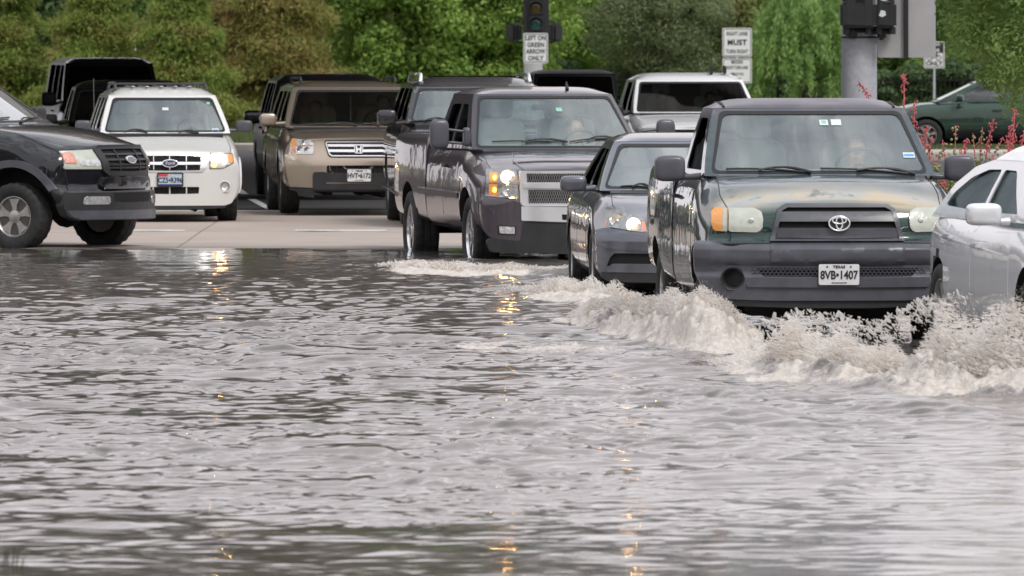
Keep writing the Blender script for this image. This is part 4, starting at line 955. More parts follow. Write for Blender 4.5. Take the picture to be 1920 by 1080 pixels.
# ------------------------------------------------ silver sedan at the right edge
V = EL = Veh('sedan', 'silver sedan cut by the right edge, seen along its door side, throwing the biggest splash', 'sedan', 'vehicles driving into the flood', 2216, 62.9, 11.0, -.01, (1640, 240, 2.0786))
V.surf = lambda x, z: .40*abs(x/.9)**2.4+.15*sst(.5,.8,z)
V.hull([(0,.2,.74,.82,.64,.74,.72),(.1,.18,.78,.86,.70,.78,.77),(.5,.17,.8,.885,.84,.78,.87),(1.0,.17,.81,.89,.92,.78,.95),(1.4,.17,.81,.885,.94,.79,.96),(2.0,.18,.81,.885,.95,.79,.97),(3.2,.2,.81,.885,1.0,.78,1.01),(3.9,.22,.76,.84,1.02,.74,1.07),(4.30,.27,.68,.75,.98,.65,1.05),(4.50,.36,.55,.62,.90,.55,.98)],
       'silver', [(.87,.32,.365),(3.57,.32,.365)], .2, cabin=(1.4,3.9,.7), tailbow=.16)
V.wheels4(.87,3.57,.32,.215,.205,.765,'five','alloy'); V.under(.22,.74)
V.cab(.97,.80,1.20,1.40,.60,2.05,2.95,4.05,[[(1.55,1.03),(2.12,1.33),(2.48,1.335),(2.52,1.03)],[(2.60,1.03),(2.56,1.335),(2.95,1.33),(3.32,1.27),(3.62,1.16),(3.74,1.06)]],'silver',bulge=.14,roofh=.12,inset=(.05,.03,.03),sideglass='side',rearpts=[(3.38,1.345),(3.72,1.22)])
cowl(V,.963,.70)
for sg in (1,-1):
    P = [(-.45,.72),(-.80,.76),(-.86,.66),(-.50,.58)]; o = V.front('headlight', [(x*sg,z) for x,z in P], 'lens_clear', .012, .04, px=False, rnd=.02)
    V.bowl(-.62*sg,.66,.05,parent=o)
    vdoor(V,(1.42,2.50),.32,.955,'silver',sg,(2.33,.79),'chrome'); vdoor(V,(2.53,3.36),.32,.98,'silver',sg,(3.18,.84),'chrome')
    V.sidep('shoulder_crease',[(1.6,.735),(1.6,.75),(4.1,.88),(4.1,.865)],'silver',sg,.010,.01,bev=.004)
    V.mirror((sg*1.01,1.63,1.03),(.25,.17,.16),'silver',(sg*.82,1.63,.98),.07)
    V.sidep('rocker',[(1.3,.19),(1.3,.27),(3.2,.29),(3.2,.21)],'silver',sg,.012,.02,bev=.006)
    V.sidep('fuel_door',[(3.85,.72),(3.85,.86),(4.0,.86),(4.0,.72)],'silver',sg,.003,.004,rnd=.02)
V.front('grille', sym([(-.08,.62),(-.35,.64),(-.30,.52),(-.08,.5)]), 'trim', .02, .04, px=False, rnd=.02)
V.front('bumper', sym([(-.1,.46),(-.78,.5),(-.82,.3),(-.7,.2),(-.1,.18)]), 'silver', .03, .06, px=False, rnd=.03, bev=.01)
V.dash(1.6,.98,.64); V.seats(2.4,.80,'seat_grey',rear=3.2)

# ------------------------------------------------ dark suv beside the plum grey pickup
V = TA = Veh('suv', 'dark graphite suv with sunroof and roof rails half hidden behind the plum grey pickup', 'suv', 'vehicles driving into the flood', 912, 110.2, 4, .03, (700, 100, 2.572))
V.surf = lambda x, z: .20*abs(x/1.0)**3+.06*sst(.7,1.0,z)
V.hull([(0,.36,.88,.96,1.0,.9,1.06),(.1,.34,.9,.995,1.04,.91,1.09),(.6,.34,.92,1.01,1.13,.90,1.18),(1.2,.34,.92,1.01,1.20,.90,1.23),(1.5,.34,.92,1.0,1.235,.895,1.24),(3.0,.35,.92,1.0,1.24,.895,1.245),(4.85,.38,.9,.99,1.24,.89,1.245),(5.12,.46,.88,.95,1.17,.86,1.2)],
       'darkgrey', [(1.0,.40,.47),(3.95,.40,.47)], .2, cabin=(1.4,4.8,.8))
V.wheels4(1.0,3.95,.40,.26,.24,.86,'five','alloy'); V.under(.4)
V.cab(1.245,.90,1.18,1.70,.765,1.88,4.7,4.95,[[(1.6,1.285),(2.0,1.665),(2.55,1.67),(2.6,1.285)],[(2.7,1.285),(2.68,1.67),(3.5,1.67),(3.6,1.285)],[(3.7,1.285),(3.67,1.67),(4.5,1.66),(4.65,1.285)]],'darkgrey',bulge=.11,roofh=.11,inset=(.055,.03,.035),sideglass='tint')
cowl(V,1.235,.80)
V.front('grille', sym([(-.1,1.02),(-.52,1.01),(-.5,.74),(-.1,.72)]), 'chrome', .03, .05, px=False, rnd=.02, holes=[sym([(-.1,.98),(-.48,.97),(-.46,.78),(-.1,.76)])]); 
V.front('grille_void', sym([(-.1,.98),(-.48,.97),(-.46,.78),(-.1,.76)]), 'void', .01, .02, px=False)
V.front('bumper', sym([(-.1,.68),(-.98,.68),(-1.0,.5),(-.9,.38),(-.1,.36)]), 'darkgrey', .05, .08, px=False, rnd=.03, bev=.01)
for sg in (1,-1):
    P = [(-.56,1.02),(-.94,1.02),(-.96,.78),(-.56,.76)]; o = V.front('headlight', [(x*sg,z) for x,z in P], 'lens_clear', .012, .04, px=False, rnd=.02); V.bowl(-.72*sg,.9,.06,parent=o)
    vdoor(V,(1.42,2.62),.5,1.22,'darkgrey',sg,(2.45,1.06),'chrome'); vdoor(V,(2.65,3.6),.5,1.22,'darkgrey',sg,(3.4,1.08),'chrome')
    V.mirror((sg*1.13,1.5,1.31),(.24,.14,.20),'darkgrey',(sg*.88,1.48,1.25),.05)
    bm = bmesh.new(); add_tube(bm, [(sg*.68,2.05,1.74),(sg*.67,2.2,1.84),(sg*.67,4.3,1.84),(sg*.68,4.45,1.76)], .024, 8); obj('roof_rail', bm, 'chrome', V.root)
    V.sidep('running_board',[(1.5,.36),(1.5,.44),(3.5,.44),(3.5,.36)],'plastic_grey',sg,.12,.14)
bm = bmesh.new(); add_box(bm,(0,2.75,1.815),(1.05,.9,.02),.008); obj('sunroof', bm, 'tint', V.root)
bm = bmesh.new()
for x in (-.45,-.15,.15,.45): add_box(bm,(x,3.6,1.822),(.04,1.4,.012),.004)
obj('roof_rib', bm, 'darkgrey', V.root)
V.wiper((350,322),(172,330)); V.sticker((398,208),(424,222),'sticker'); V.dash(1.5,1.25,.74); V.seats(2.4,1.05,'seat_grey',rear=3.3)

# ------------------------------------------------ far vehicles
def far(name, label, cat, px, D, yaw, z0, mat, Wd=2.0, belt=1.2, top=1.8, hood=1.05, L=5, y_ws=(1.15,1.75), roofh=.1, box=False, pickup=False, group='vehicles queued in the shade', mirror='plastic', glassm='wind_shaded', sideg='privacy', mz=.07, zoom=(0,0,1), roof_in=.13, mirsize=(.22,.13,.19), clear=.36):
    V = Veh(name, label, cat, group, px, D, yaw, z0, zoom); h = Wd/2
    V.surf = lambda x, z: .18*abs(x/h)**3+.06*sst(.7,1.0,z)
    ye = L if not pickup else 3.45
    st = [(0,clear,h-.12,h-.05,hood-.08,h-.1,hood),(.1,clear-.02,h-.1,h-.02,hood-.04,h-.09,hood+.02),(.6,clear-.02,h-.08,h,(hood+belt)/2-.03,h-.1,(hood+belt)/2+.02),(y_ws[0],clear-.02,h-.08,h,belt-.03,h-.1,belt),(y_ws[0]+.3,clear-.02,h-.08,h-.01,belt,h-.1,belt+.004),(ye-.15,clear,h-.08,h-.01,belt,h-.1,belt+.005)]
    if pickup: st += [(ye+.1,clear,h-.08,h,belt,h-.07,belt+.01),(L-.2,clear,h-.08,h,belt+.01,h-.07,belt+.02),(L,clear,h-.1,h-.04,belt,h-.09,belt+.01)]
    else: st += [(L,clear+.08,h-.12,h-.05,belt-.06,h-.13,belt-.04)]
    r = .38; V.hull(st, mat, [(.95,r,r+.06),(L*.77,r,r+.06)], .2, cabin=(y_ws[0]+.25,ye-.2,h-.18), bed=((0,(ye+L)/2+.1,belt-.1),(h*1.6,L-ye-.35,.7)) if pickup else None)
    V.wheels4(.95,L*.77,r,.25,.22,h-.14,'five','alloy'); V.under(.38,h-.15)
    zt = top-roofh; y3 = ye-.15
    b, t = belt+.04, zt-.035; n = 2 if pickup else 3; ws = []; y0 = y_ws[0]+.38; wd = (y3-.25-y0)/n
    for k in range(n):
        a, c = y0+k*wd+(.0 if k else 0), y0+(k+1)*wd-.1
        ws.append([(a,b),(a+(.45 if k == 0 else -.02),t),(c-.02,t),(c+(.04 if k == n-1 else 0),b)])
    V.cab(belt+.005,h-.1,y_ws[0],zt,h-.1-roof_in,y_ws[1],y3-.08,y3+.06,ws,mat,bulge=.06 if box else .1,roofh=roofh,inset=(.055,.03,.04),sideglass=sideg,glassm=glassm)
    cowl(V,belt-.003,h-.2)
    w = h*.52; gz0, gz1 = hood-.30, hood-.06
    V.front('grille', sym([(-.1,gz1),(-w,gz1),(-w+.02,gz0),(-.1,gz0)]), 'chrome', .03, .05, px=False, rnd=.02, holes=[sym([(-.1,gz1-.04),(-w+.04,gz1-.04),(-w+.06,gz0+.04),(-.1,gz0+.04)])]); G = V.last
    V.front('grille_void', sym([(-.1,gz1-.04),(-w+.04,gz1-.04),(-w+.06,gz0+.04),(-.1,gz0+.04)]), 'void', .01, .02, px=False, parent=G)
    V.front('grille_bar', sym([(-.1,hood-.17),(-w+.05,hood-.17),(-w+.05,hood-.20),(-.1,hood-.20)]), 'chrome', .034, .03, px=False, parent=G)
    V.front('bumper', sym([(-.1,hood-.36),(-h+.03,hood-.36),(-h+.02,clear+.14),(-h+.1,clear+.02),(-.1,clear)]), mat if not pickup else 'chrome', .06, .09, px=False, rnd=.03, bev=.01)
    for sg in (1,-1):
        P = [(-w-.04,gz1),(-h+.08,gz1-.02),(-h+.05,gz0+.02),(-w-.02,gz0)]; o = V.front('headlight', [(x*sg,z) for x,z in P], 'lens_clear', .012, .04, px=False, rnd=.02); V.bowl(-(w+h-.1)/2*sg,(gz0+gz1)/2,.06,parent=o)
        vdoor(V,(y_ws[0]+.25,y0+wd-.04),clear+.16,belt-.02,mat,sg,(y0+wd-.2,belt-.16)); 
        V.mirror((sg*(h+.13),y_ws[0]+.35,belt+mz),mirsize,mirror,(sg*(h-.12),y_ws[0]+.33,belt+.02),.05)
    V.dash(y_ws[0]+.35,belt+.0,h-.28); V.seats(y_ws[1]+.5,belt-.2,'seat_grey')
    V.zt = zt; return V
V = far('pickup_truck','white pickup with dark windshield waiting in the shade behind the sedan','pickup truck',1322,139,6,0,'silverwhite',2.12,1.19,1.815,1.05,5.8,(1.2,1.95),.11,pickup=True,zoom=(900,0,3.2),mz=.04); WP = V
bm = bmesh.new()
for x, dz in ((.36,0),(.57,.01)): add_box(bm,(x,2.1,1.85+dz),(.05,.12,.10),.01,Matrix.Rotation(radians(25),3,'X'))
obj('roof_antenna', bm, 'plastic', V.root)
V = far('van','tall black van at far left with ribbed roof, behind the white suv','van',216,166,7,0,'blackd',glassm='privacy',Wd=2.0,belt=1.20,top=2.02,hood=1.08,L=5.6,y_ws=(.85,1.45),roofh=.10,box=True,roof_in=.10,mirsize=(.28,.14,.26),mz=.06)
bm = bmesh.new()
for k in range(6): add_box(bm,(-.62+k*.25,3.2,2.018-.02*abs(k-2.5)*.4),(.05,3.6,.02),.006)
obj('roof_rib', bm, 'silverwhite', V.root)
V = far('pickup_truck','black pickup with whip aerial directly behind the white suv, in front of the van','pickup truck',258,124,5,.03,'blackd',glassm='privacy',Wd=2.0,belt=1.13,top=1.72,hood=1.0,L=5.6,y_ws=(1.15,1.8),roofh=.1,pickup=True,mz=.06,mirsize=(.17,.12,.13))
bm = bmesh.new(); add_tube(bm,[(-.55,1.0,1.12),(-.56,1.05,1.75)],.004,5); obj('aerial', bm, 'alloy', V.root)
V = far('suv','black suv with big round door mirror hiding directly behind the champagne suv','suv',630,129,4,.05,'blackd',glassm='privacy',Wd=1.98,belt=1.16,top=1.775,hood=1.05,L=4.9,y_ws=(1.05,1.75),roofh=.1,mirror='blackp',mirsize=(.27,.15,.19),mz=.0)
bm = bmesh.new(); add_ellipsoid(bm,(-1.0,.9,.95),(.02,.05,.03)); obj('side_marker', bm, 'red', V.root)
V = far('suv','boxy navy black suv with flat roof, far behind the plum grey pickup','suv',1083,179,2,0,'navy',glassm='privacy',Wd=1.90,belt=1.12,top=1.76,hood=1.05,L=4.6,y_ws=(1.1,1.45),roofh=.07,box=True,roof_in=.05)

# green wagon at upper right, driving left
V = SU = Veh('station_wagon', 'forest green wagon in side view crossing behind the red flowering plants', 'station wagon', None, 1650, 189.6, -90, .04)
V.surf = lambda x, z: .25*abs(x/.9)**2.6+.12*sst(.5,.8,z)
V.hull([(0,.28,.78,.85,.78,.76,.86),(.1,.26,.8,.88,.84,.78,.90),(.6,.25,.82,.90,.95,.78,1.0),(1.1,.25,.82,.90,1.0,.78,1.04),(1.4,.25,.82,.9,1.02,.79,1.04),(2.5,.26,.82,.9,1.04,.79,1.045),(4.5,.3,.8,.88,1.06,.78,1.065),(4.78,.4,.76,.82,.98,.74,1.0)],
       'outback', [(.93,.34,.40),(3.67,.34,.40)], .2, cabin=(1.4,4.4,.7))
V.wheels4(.93,3.67,.34,.22,.21,.79,'seven','alloy'); V.under(.3,.74)
V.cab(1.045,.80,1.15,1.46,.66,2.05,4.25,4.6,[[(1.5,1.08),(2.12,1.425),(2.55,1.43),(2.6,1.08)],[(2.66,1.08),(2.62,1.43),(3.4,1.43),(3.5,1.08)],[(3.6,1.08),(3.55,1.43),(4.1,1.4),(4.3,1.08)]],'outback',bulge=.12,roofh=.08,inset=(.05,.03,.03),sideglass='side',glassm='wind')
for sg in (1,-1):
    V.sidep('lower_cladding',[(1.36,.27),(1.36,.46),(3.22,.46),(3.22,.27)],'plastic',sg,.015,.02)
    V.mirror((sg*1.0,1.62,1.12),(.2,.14,.14),'outback',(sg*.8,1.6,1.07))
    vdoor(V,(1.42,2.6),.48,1.02,'outback',sg,(2.4,.86)); vdoor(V,(2.63,3.5),.48,1.03,'outback',sg,(3.3,.88))
    P = [(-.5,.84),(-.82,.86),(-.84,.74),(-.52,.72)]; V.front('headlight', [(x*sg,z) for x,z in P], 'lens_clear', .012, .04, px=False, rnd=.02)
    bm = bmesh.new(); add_tube(bm,[(sg*.69,1.55,1.09),(sg*.60,2.1,1.45),(sg*.58,2.5,1.48)],.012,6); obj('chrome_trim', bm, 'chrome', V.root)
    bm = bmesh.new(); add_tube(bm,[(sg*.56,2.3,1.52),(sg*.55,2.4,1.58),(sg*.55,4.0,1.58),(sg*.56,4.1,1.52)],.02,6); obj('roof_rail', bm, 'alloy', V.root)
V.front('bumper', sym([(-.1,.66),(-.82,.68),(-.86,.45),(-.7,.28),(-.1,.26)]), 'outback', .04, .06, px=False, rnd=.03)
V.dash(1.55,1.05,.64); V.seats(2.4,.9,'seat_grey',rear=3.2)
# ================================================================== SETTING
def gz(y):
    """height of the street: a shallow dip that holds the flood, rising out of the water toward the far kerb"""
    pts = [(0,-.35),(60,-.33),(78,-.28),(92,-.17),(98.9,0.0),(104,.004),(112,.02),(120,.045),(135,.03),(170,.02),(700,.02)]
    return float(np.interp(y, [p[0] for p in pts], [p[1] for p in pts]))
def sheet(name, x0, x1, ys, dz, mat, nx=8, kind='structure', rough=0):
    vs = []; fs = []; xs = np.linspace(x0, x1, nx+1) if not rough else np.concatenate([[x0,-30,-14],np.linspace(-8,9,140),[16,30,x1]]); nx = len(xs)-1; rj = random.Random(4); ph = [(rj.uniform(.6,7),rj.uniform(.3,2.5),rj.uniform(0,6)) for _ in range(9)]
    for y in ys:
        for x in xs: vs.append((x, y, gz(y)+dz+(rough*sum(sin(a*x+b*y+c) for a, b, c in ph)/9 if 93 < y < 110 else 0)))
    n = nx+1
    for j in range(len(ys)-1):
        for i in range(nx): a = j*n+i; fs.append((a, a+1, a+n+1, a+n))
    o = npmesh(name, vs, fs, mat, smooth=True); tag(o, kind=kind); return o
def road_mat(name, base, dark, scale, rough=.75, joints=None, wet=None):
    m, nt, out = new_mat(name); p = nt.nodes.new('ShaderNodeBsdfPrincipled'); v = texco(nt)
    n1 = noise(nt, v, .35, 6, .6, .5); n2 = noise(nt, v, 60, 3, .7)
    c = ramp(nt, n1, [(.3, dark), (.7, base)]); c2 = mixc(nt, .25, c, ramp(nt, n2, [(.3, tuple(x*.6 for x in base)), (.7, tuple(min(1,x*1.3) for x in base))]))
    vs = texco(nt, (.5, 8, 1)); n3 = noise(nt, vs, 1.2, 4, .6)
    c3 = mixc(nt, ramp(nt, n3, [(.48, 0.), (.75, .5)]), c2, tuple(x*.55 for x in dark))
    sep = nt.nodes.new('ShaderNodeSeparateXYZ'); nt.links.new(v, sep.inputs[0])
    if joints:
        for ax, per in ((0, joints[0]), (1, joints[1])):
            fr = nt.nodes.new('ShaderNodeMath'); fr.operation = 'PINGPONG'; fr.inputs[1].default_value = per/2; nt.links.new(sep.outputs[ax], fr.inputs[0])
            lt = nt.nodes.new('ShaderNodeMath'); lt.operation = 'LESS_THAN'; lt.inputs[1].default_value = .015 if ax == 0 else .07; nt.links.new(fr.outputs[0], lt.inputs[0])
            ml = nt.nodes.new('ShaderNodeMath'); ml.operation = 'MULTIPLY'; ml.inputs[1].default_value = .6; nt.links.new(lt.outputs[0], ml.inputs[0])
            c3 = mixc(nt, ml.outputs[0], c3, (.09,.08,.07))
    r = nt.nodes.new('ShaderNodeMapRange'); r.inputs[1].default_value = 98.5; r.inputs[2].default_value = 101.5; r.inputs[3].default_value = 1; r.inputs[4].default_value = 0
    nt.links.new(sep.outputs[1], r.inputs[0])
    if wet:
        c3 = mixc(nt, r.outputs[0], c3, (.10,.085,.075))
        rr = nt.nodes.new('ShaderNodeMapRange'); rr.inputs[3].default_value = rough; rr.inputs[4].default_value = .12; nt.links.new(r.outputs[0], rr.inputs[0]); nt.links.new(rr.outputs[0], p.inputs['Roughness'])
    else: p.inputs['Roughness'].default_value = rough
    nt.links.new(c3, p.inputs['Base Color']); nt.links.new(bump(nt, n2, .3, .004), p.inputs['Normal'])
    nt.links.new(p.outputs[0], out.inputs[0]); return m
M['concrete'] = road_mat('road_concrete', (.41,.345,.305), (.33,.275,.24), 1, joints=(3.7, 6.0), wet=True)
M['road_shaded'] = road_mat('road_concrete_shaded', (.050,.047,.046), (.032,.031,.031), 1)  # shade under the deck put into the road colour as a near-black tone
M['kerb'] = pbr('kerb_concrete', (.45,.41,.37), .8, var=.25, vscale=3, bmp=.3)
M['roadpaint'] = pbr('road_paint', (.68,.67,.65), .7, var=.25, vscale=12)
M['soil'] = pbr('grass_ground', (.06,.085,.025), .95, var=.4, vscale=2, bmp=.4)
M['deck'] = pbr('shade_overpass_concrete', (.30,.28,.26), .85, var=.2, vscale=1.2, bmp=.2)  # for the unseen deck added as a shade caster
sheet('ground', -500, 500, [-60,20,60,78,92,98.9,104,112,120,135,170,250,400,700], -.03, 'soil')
sheet('concrete_road', -70, 70, [-20,20,60,78,88,92,94]+[95+.3*k for k in range(34)]+[106,108,112,116,120.6], 0, 'concrete', rough=.013)
sheet('shaded_road', -70, 70, [120.6,125,135,150,170,193], .0, 'road_shaded')  # stretch of road coloured dark for the shade under the deck
def slab(name, x0, x1, y0, y1, z, h, mat, bev=.03, kind='structure'):
    bm = bmesh.new(); add_box(bm, ((x0+x1)/2,(y0+y1)/2,z-h/2), (x1-x0,y1-y0,h), bev); return tag(obj(name, bm, mat), kind=kind)
slab('pavement', -70, 70, 193.0, 195.4, .15, .3, 'kerb')
slab('traffic_island', 7.2, 40, 176, 187, .17, .3, 'kerb')
slab('island_verge', 7.4, 40, 181.5, 186.8, .19, .3, 'soil', 0)
slab('road_marking', -9, 3.2, 119.5, 120.05, gz(119.8)+.007, .005, 'roadpaint', 0)
slab('road_marking', -4.68, -3.92, 108.4, 108.75, gz(108.5)+.007, .005, 'roadpaint', 0)
slab('road_marking', -2.6, -1.5, 108.4, 108.75, gz(108.5)+.007, .005, 'roadpaint', 0)
bm = bmesh.new()
for (xa, ya, xb, yb) in ((-3.22,120.9,-3.72,129.5),(-3.95,134,-4.3,141)):
    f = bm.faces.new([bm.verts.new(p) for p in ((xa-.06,ya,gz(ya)+.008),(xa+.06,ya,gz(ya)+.008),(xb+.06,yb,gz(yb)+.008),(xb-.06,yb,gz(yb)+.008))])
tag(obj('road_marking', bm, 'roadpaint'), kind='structure')
# planted island beside the flooded lanes
bm = bmesh.new(); pts = []
for k in range(40):
    a = 2*pi*k/40; pts.append((13.2+9.0*cos(a), 95+9*sin(a)))
lo = [bm.verts.new((x, y, -.4)) for x, y in pts]; hi = [bm.verts.new((x, y, .14)) for x, y in pts]
bm.faces.new(hi)
for i in range(40): bm.faces.new((lo[i], lo[(i+1)%40], hi[(i+1)%40], hi[i]))
tag(obj('planted_island', bm, ['kerb']), kind='structure')
bm = bmesh.new()
vs = [bm.verts.new((13.2+(x-13.2)*.97, 95+(y-95)*.97, .16)) for x, y in pts]; bm.faces.new(vs); tag(obj('island_soil', bm, 'soil', recalc=False), kind='structure')
# unseen deck added above the road to shade the far vehicles
bm = bmesh.new()
# slabs laid out to shade chosen vehicles but keep the white pickup's hood lit
for (x0, x1, y0, y1) in ((-75,.4,118.4,186.5),(.4,5.2,143.0,186.5)):
    add_box(bm, ((x0+x1)/2,(y0+y1)/2,7.55), (x1-x0-.01,y1-y0,.5), .02)
    for k in range(int((y1-y0)//2.8)+1): add_box(bm, ((x0+x1)/2,y0+.4+k*2.8,6.95), (x1-x0-.02,.5,.75), .02)
add_box(bm, (-35,186.65,8.0), (80.4,.3,1.3), .02); add_box(bm, (-37.3,118.25,8.0), (75.4,.3,1.3), .02); add_box(bm, (2.8,142.85,8.0), (4.8,.3,1.3), .02)
for x in (-32,32):
    for y in (124,178): add_box(bm, (x,y,3.2), (1.4,1.4,6.6), .1)
tag(obj('shade_overpass', bm, 'deck'), kind='structure')

# ------------------------------------------------ vegetation
def leaf_mat(name, a, b, c=None, scale=1.3, trans=.48):
    m, nt, out = new_mat(name); v = texco(nt)
    n1 = noise(nt, v, scale, 4, .6, .3); n2 = noise(nt, v, 9, 3, .7)
    stops = [(.36, a), (.62, b)] if c is None else [(.34, a), (.5, b), (.64, c)]
    col = mixc(nt, .4, ramp(nt, n1, stops), ramp(nt, n2, [(.3, tuple(x*.55 for x in a)), (.7, tuple(min(1, x*1.5) for x in b))]))
    d = nt.nodes.new('ShaderNodeBsdfPrincipled'); setin(d, Roughness=.55, Specular_IOR_Level=.25); nt.links.new(col, d.inputs['Base Color'])
    t = nt.nodes.new('ShaderNodeBsdfTranslucent'); nt.links.new(col, t.inputs[0])
    mx = nt.nodes.new('ShaderNodeMixShader'); mx.inputs[0].default_value = trans
    nt.links.new(d.outputs[0], mx.inputs[1]); nt.links.new(t.outputs[0], mx.inputs[2]); nt.links.new(mx.outputs[0], out.inputs[0]); return m
M['cyp'] = leaf_mat('cypress_leaf', (0.180,0.258,0.060), (0.264,0.336,0.078), (0.396,0.276,0.120))
M['cyprust'] = leaf_mat('cypress_leaf_rust', (0.228,0.264,0.072), (0.324,0.300,0.096), (0.420,0.264,0.132))
M['broad'] = leaf_mat('broad_leaf', (0.216,0.348,0.078), (0.348,0.492,0.120))
M['broad2'] = leaf_mat('broad_leaf_mid', (0.156,0.252,0.078), (0.252,0.372,0.108))
M['olive'] = leaf_mat('olive_leaf', (0.180,0.222,0.108), (0.276,0.324,0.162))
M['olbrown'] = leaf_mat('olive_brown_leaf', (0.216,0.264,0.102), (0.312,0.360,0.126), (0.384,0.312,0.156))
M['willow'] = leaf_mat('willow_leaf', (0.228,0.360,0.120), (0.348,0.504,0.168))
M['darkleaf'] = leaf_mat('dark_leaf', (0.084,0.138,0.060), (0.144,0.216,0.090))
M['bark'] = pbr('bark', (.07,.055,.042), .9, var=.4, vscale=8, bmp=.5)
def quads(P, N, U, sz, asp):
    """leaf quads (rhombus) at P with normal N and long axis U"""
    U = U-(U*N).sum(1, keepdims=True)*N; U /= np.linalg.norm(U, axis=1, keepdims=True)+1e-9
    W = np.cross(N, U); s = sz[:, None]
    v = np.stack([P-U*s, P+W*s*asp, P+U*s, P-W*s*asp], 1).reshape(-1, 3)
    f = np.arange(len(P)*4).reshape(-1, 4); return v, f
def unit(a): return a/(np.linalg.norm(a, axis=1, keepdims=True)+1e-9)
def crown_broad(rx, ry, z0, z1, nl, per, lobe, leaf, asp=.5, seed=1):
    r = np.random.default_rng(seed); cz = (z0+z1)/2; rz = (z1-z0)/2
    d = unit(r.normal(size=(nl, 3))); rad = r.uniform(.45, 1, nl)**.6
    wob = 1+.22*np.sin(d[:, 0]*5+seed)+.15*np.cos(d[:, 2]*7+seed*2)
    C = d*np.array([rx, ry, rz])*(rad*wob)[:, None]+np.array([0, 0, cz]); L = lobe*r.uniform(.55, 1.35, nl)
    low = C[:, 2] < 4.6; cnt = np.where(low, per, per//3)
    idx = np.repeat(np.arange(nl), cnt); n = len(idx)
    dd = unit(r.normal(size=(n, 3))); rr = r.uniform(.25, 1.08, n)**.5
    P = C[idx]+dd*(L[idx]*rr)[:, None]*np.array([1.1, 1.1, .75])
    N = unit(dd+r.normal(size=(n, 3))*.8+np.array([0, 0, .5])); U = r.normal(size=(n, 3))
    sz = leaf*r.uniform(.6, 1.3, n)*np.where(C[idx, 2] < 4.6, 1, 1.9); return quads(P, N, U, sz, asp)
def crown_cypress(R, z0, z1, nb, per, leaf, seed=1):
    """feathery tiers that droop at the tips"""
    r = np.random.default_rng(seed); P = []; T = []; S = []
    for k in range(nb):
        z = z0+(z1-z0)*(r.uniform(0, 1)**1.25); t = (z-z0)/(z1-z0); tier = .82+.18*math.sin(z*7.3+seed)
        L = (R*(1-t)**.75*tier+.25)*r.uniform(.7, 1.12); a = r.uniform(0, 2*pi); m = int((per if z < 4.8 else per//4)*(L/R+.15))
        u = r.uniform(.12, 1, m)**.7; dr = -.34*u**2*L+.16*u*L; base = np.array([cos(a), sin(a), 0])
        side = np.array([-sin(a), cos(a), 0]); wdt = .10+.24*np.sin(u*pi*.85)*L*.55
        p = base*(u*L)[:, None]+side*(r.normal(size=m)*wdt)[:, None]; p[:, 2] += z+dr+r.normal(size=m)*.07-abs(r.normal(size=m))*.12*u
        P.append(p); d = np.tile(base, (m, 1))*.6+side*r.normal(size=(m, 1))*.8; d[:, 2] = -.55+r.normal(size=m)*.35; T.append(d)
        S.append(np.full(m, 1.0 if z < 4.8 else 2.0))
    P = np.concatenate(P); T = unit(np.concatenate(T)); S = np.concatenate(S); N = unit(r.normal(size=P.shape)+np.array([0, -.3, .6]))
    return quads(P, N, T, leaf*S*r.uniform(.6, 1.3, len(P)), .26)
def crown_willow(R, z0, z1, nb, per, leaf, seed=1):
    r = np.random.default_rng(seed); P = []; T = []
    for k in range(nb):
        a = r.uniform(0, 2*pi); q = R*r.uniform(.1, 1)**.6; top = z0+(z1-z0)*(1-(q/R)**2*.55)*r.uniform(.45, 1); ln = r.uniform(.6, 1.7)
        m = per if top < 6 else per//3; u = r.uniform(0, 1, m); cx, cy = q*cos(a), q*sin(a)
        p = np.stack([cx+.25*u*cos(a)+r.normal(size=m)*.06, cy+.25*u*sin(a)+r.normal(size=m)*.06, top-ln*u**1.2+r.normal(size=m)*.04], 1); P.append(p)
        d = np.stack([.35*cos(a)+r.normal(size=m)*.4, .35*sin(a)+r.normal(size=m)*.4, -1+r.normal(size=m)*.25], 1); T.append(d)
    P = np.concatenate(P); T = unit(np.concatenate(T)); N = unit(r.normal(size=P.shape)+np.array([0, -.3, .5])); return quads(P, N, T, leaf*r.uniform(.6, 1.3, len(P)), .2)
def trunk(root, h, r0, lean=0, branches=6, R=2, seed=1, zb=1.0):
    rr = random.Random(seed); bm = bmesh.new(); n = 8
    pts = [(lean*k/n+rr.uniform(-.05,.05), rr.uniform(-.05,.05), h*k/n-.1*(k==0)) for k in range(n+1)]
    add_tube(bm, pts, [r0*(1.25 if k == 0 else 1-.85*k/n) for k in range(n+1)], 8)
    for b in range(branches):
        z = zb+(h*.8-zb)*(b+.5)/branches; a = rr.uniform(0, 2*pi); L = R*.8*(1-z/h*.6); x0 = lean*z/h
        add_tube(bm, [(x0,0,z),(x0+cos(a)*L*.5, sin(a)*L*.5, z+L*.18),(x0+cos(a)*L, sin(a)*L, z+L*.15)], [r0*.35,r0*.22,r0*.06], 6)
    obj('trunk', bm, 'bark', root)
def tree(name, label, cat, px, D, crown, mat, h, r0=.13, group=None, R=2, lean=0, zb=1.0, br=6, seed=1, y=0):
    root = tag(empty(name, ((px-CX)/F*D, D, .02)), label, cat, group)
    v, f = crown; npmesh('crown', v, f, mat, root); trunk(root, h, r0, lean, br, R, seed, zb); return root
cg = 'feathery cypresses along the fence'
tree('cypress_tree','green feathery cypress cut by the left edge of the photo','tree',-5,236,crown_cypress(1.95,.4,5.4,270,270,.08,11),'cyp',5.4,group=cg,R=2.2)
tree('cypress_tree','drooping cypress with rusty tips rising directly behind the tall black van','tree',178,234,crown_cypress(1.9,.7,4.7,260,270,.08,12),'cyp',4.9,group=cg,R=2.2,seed=2)
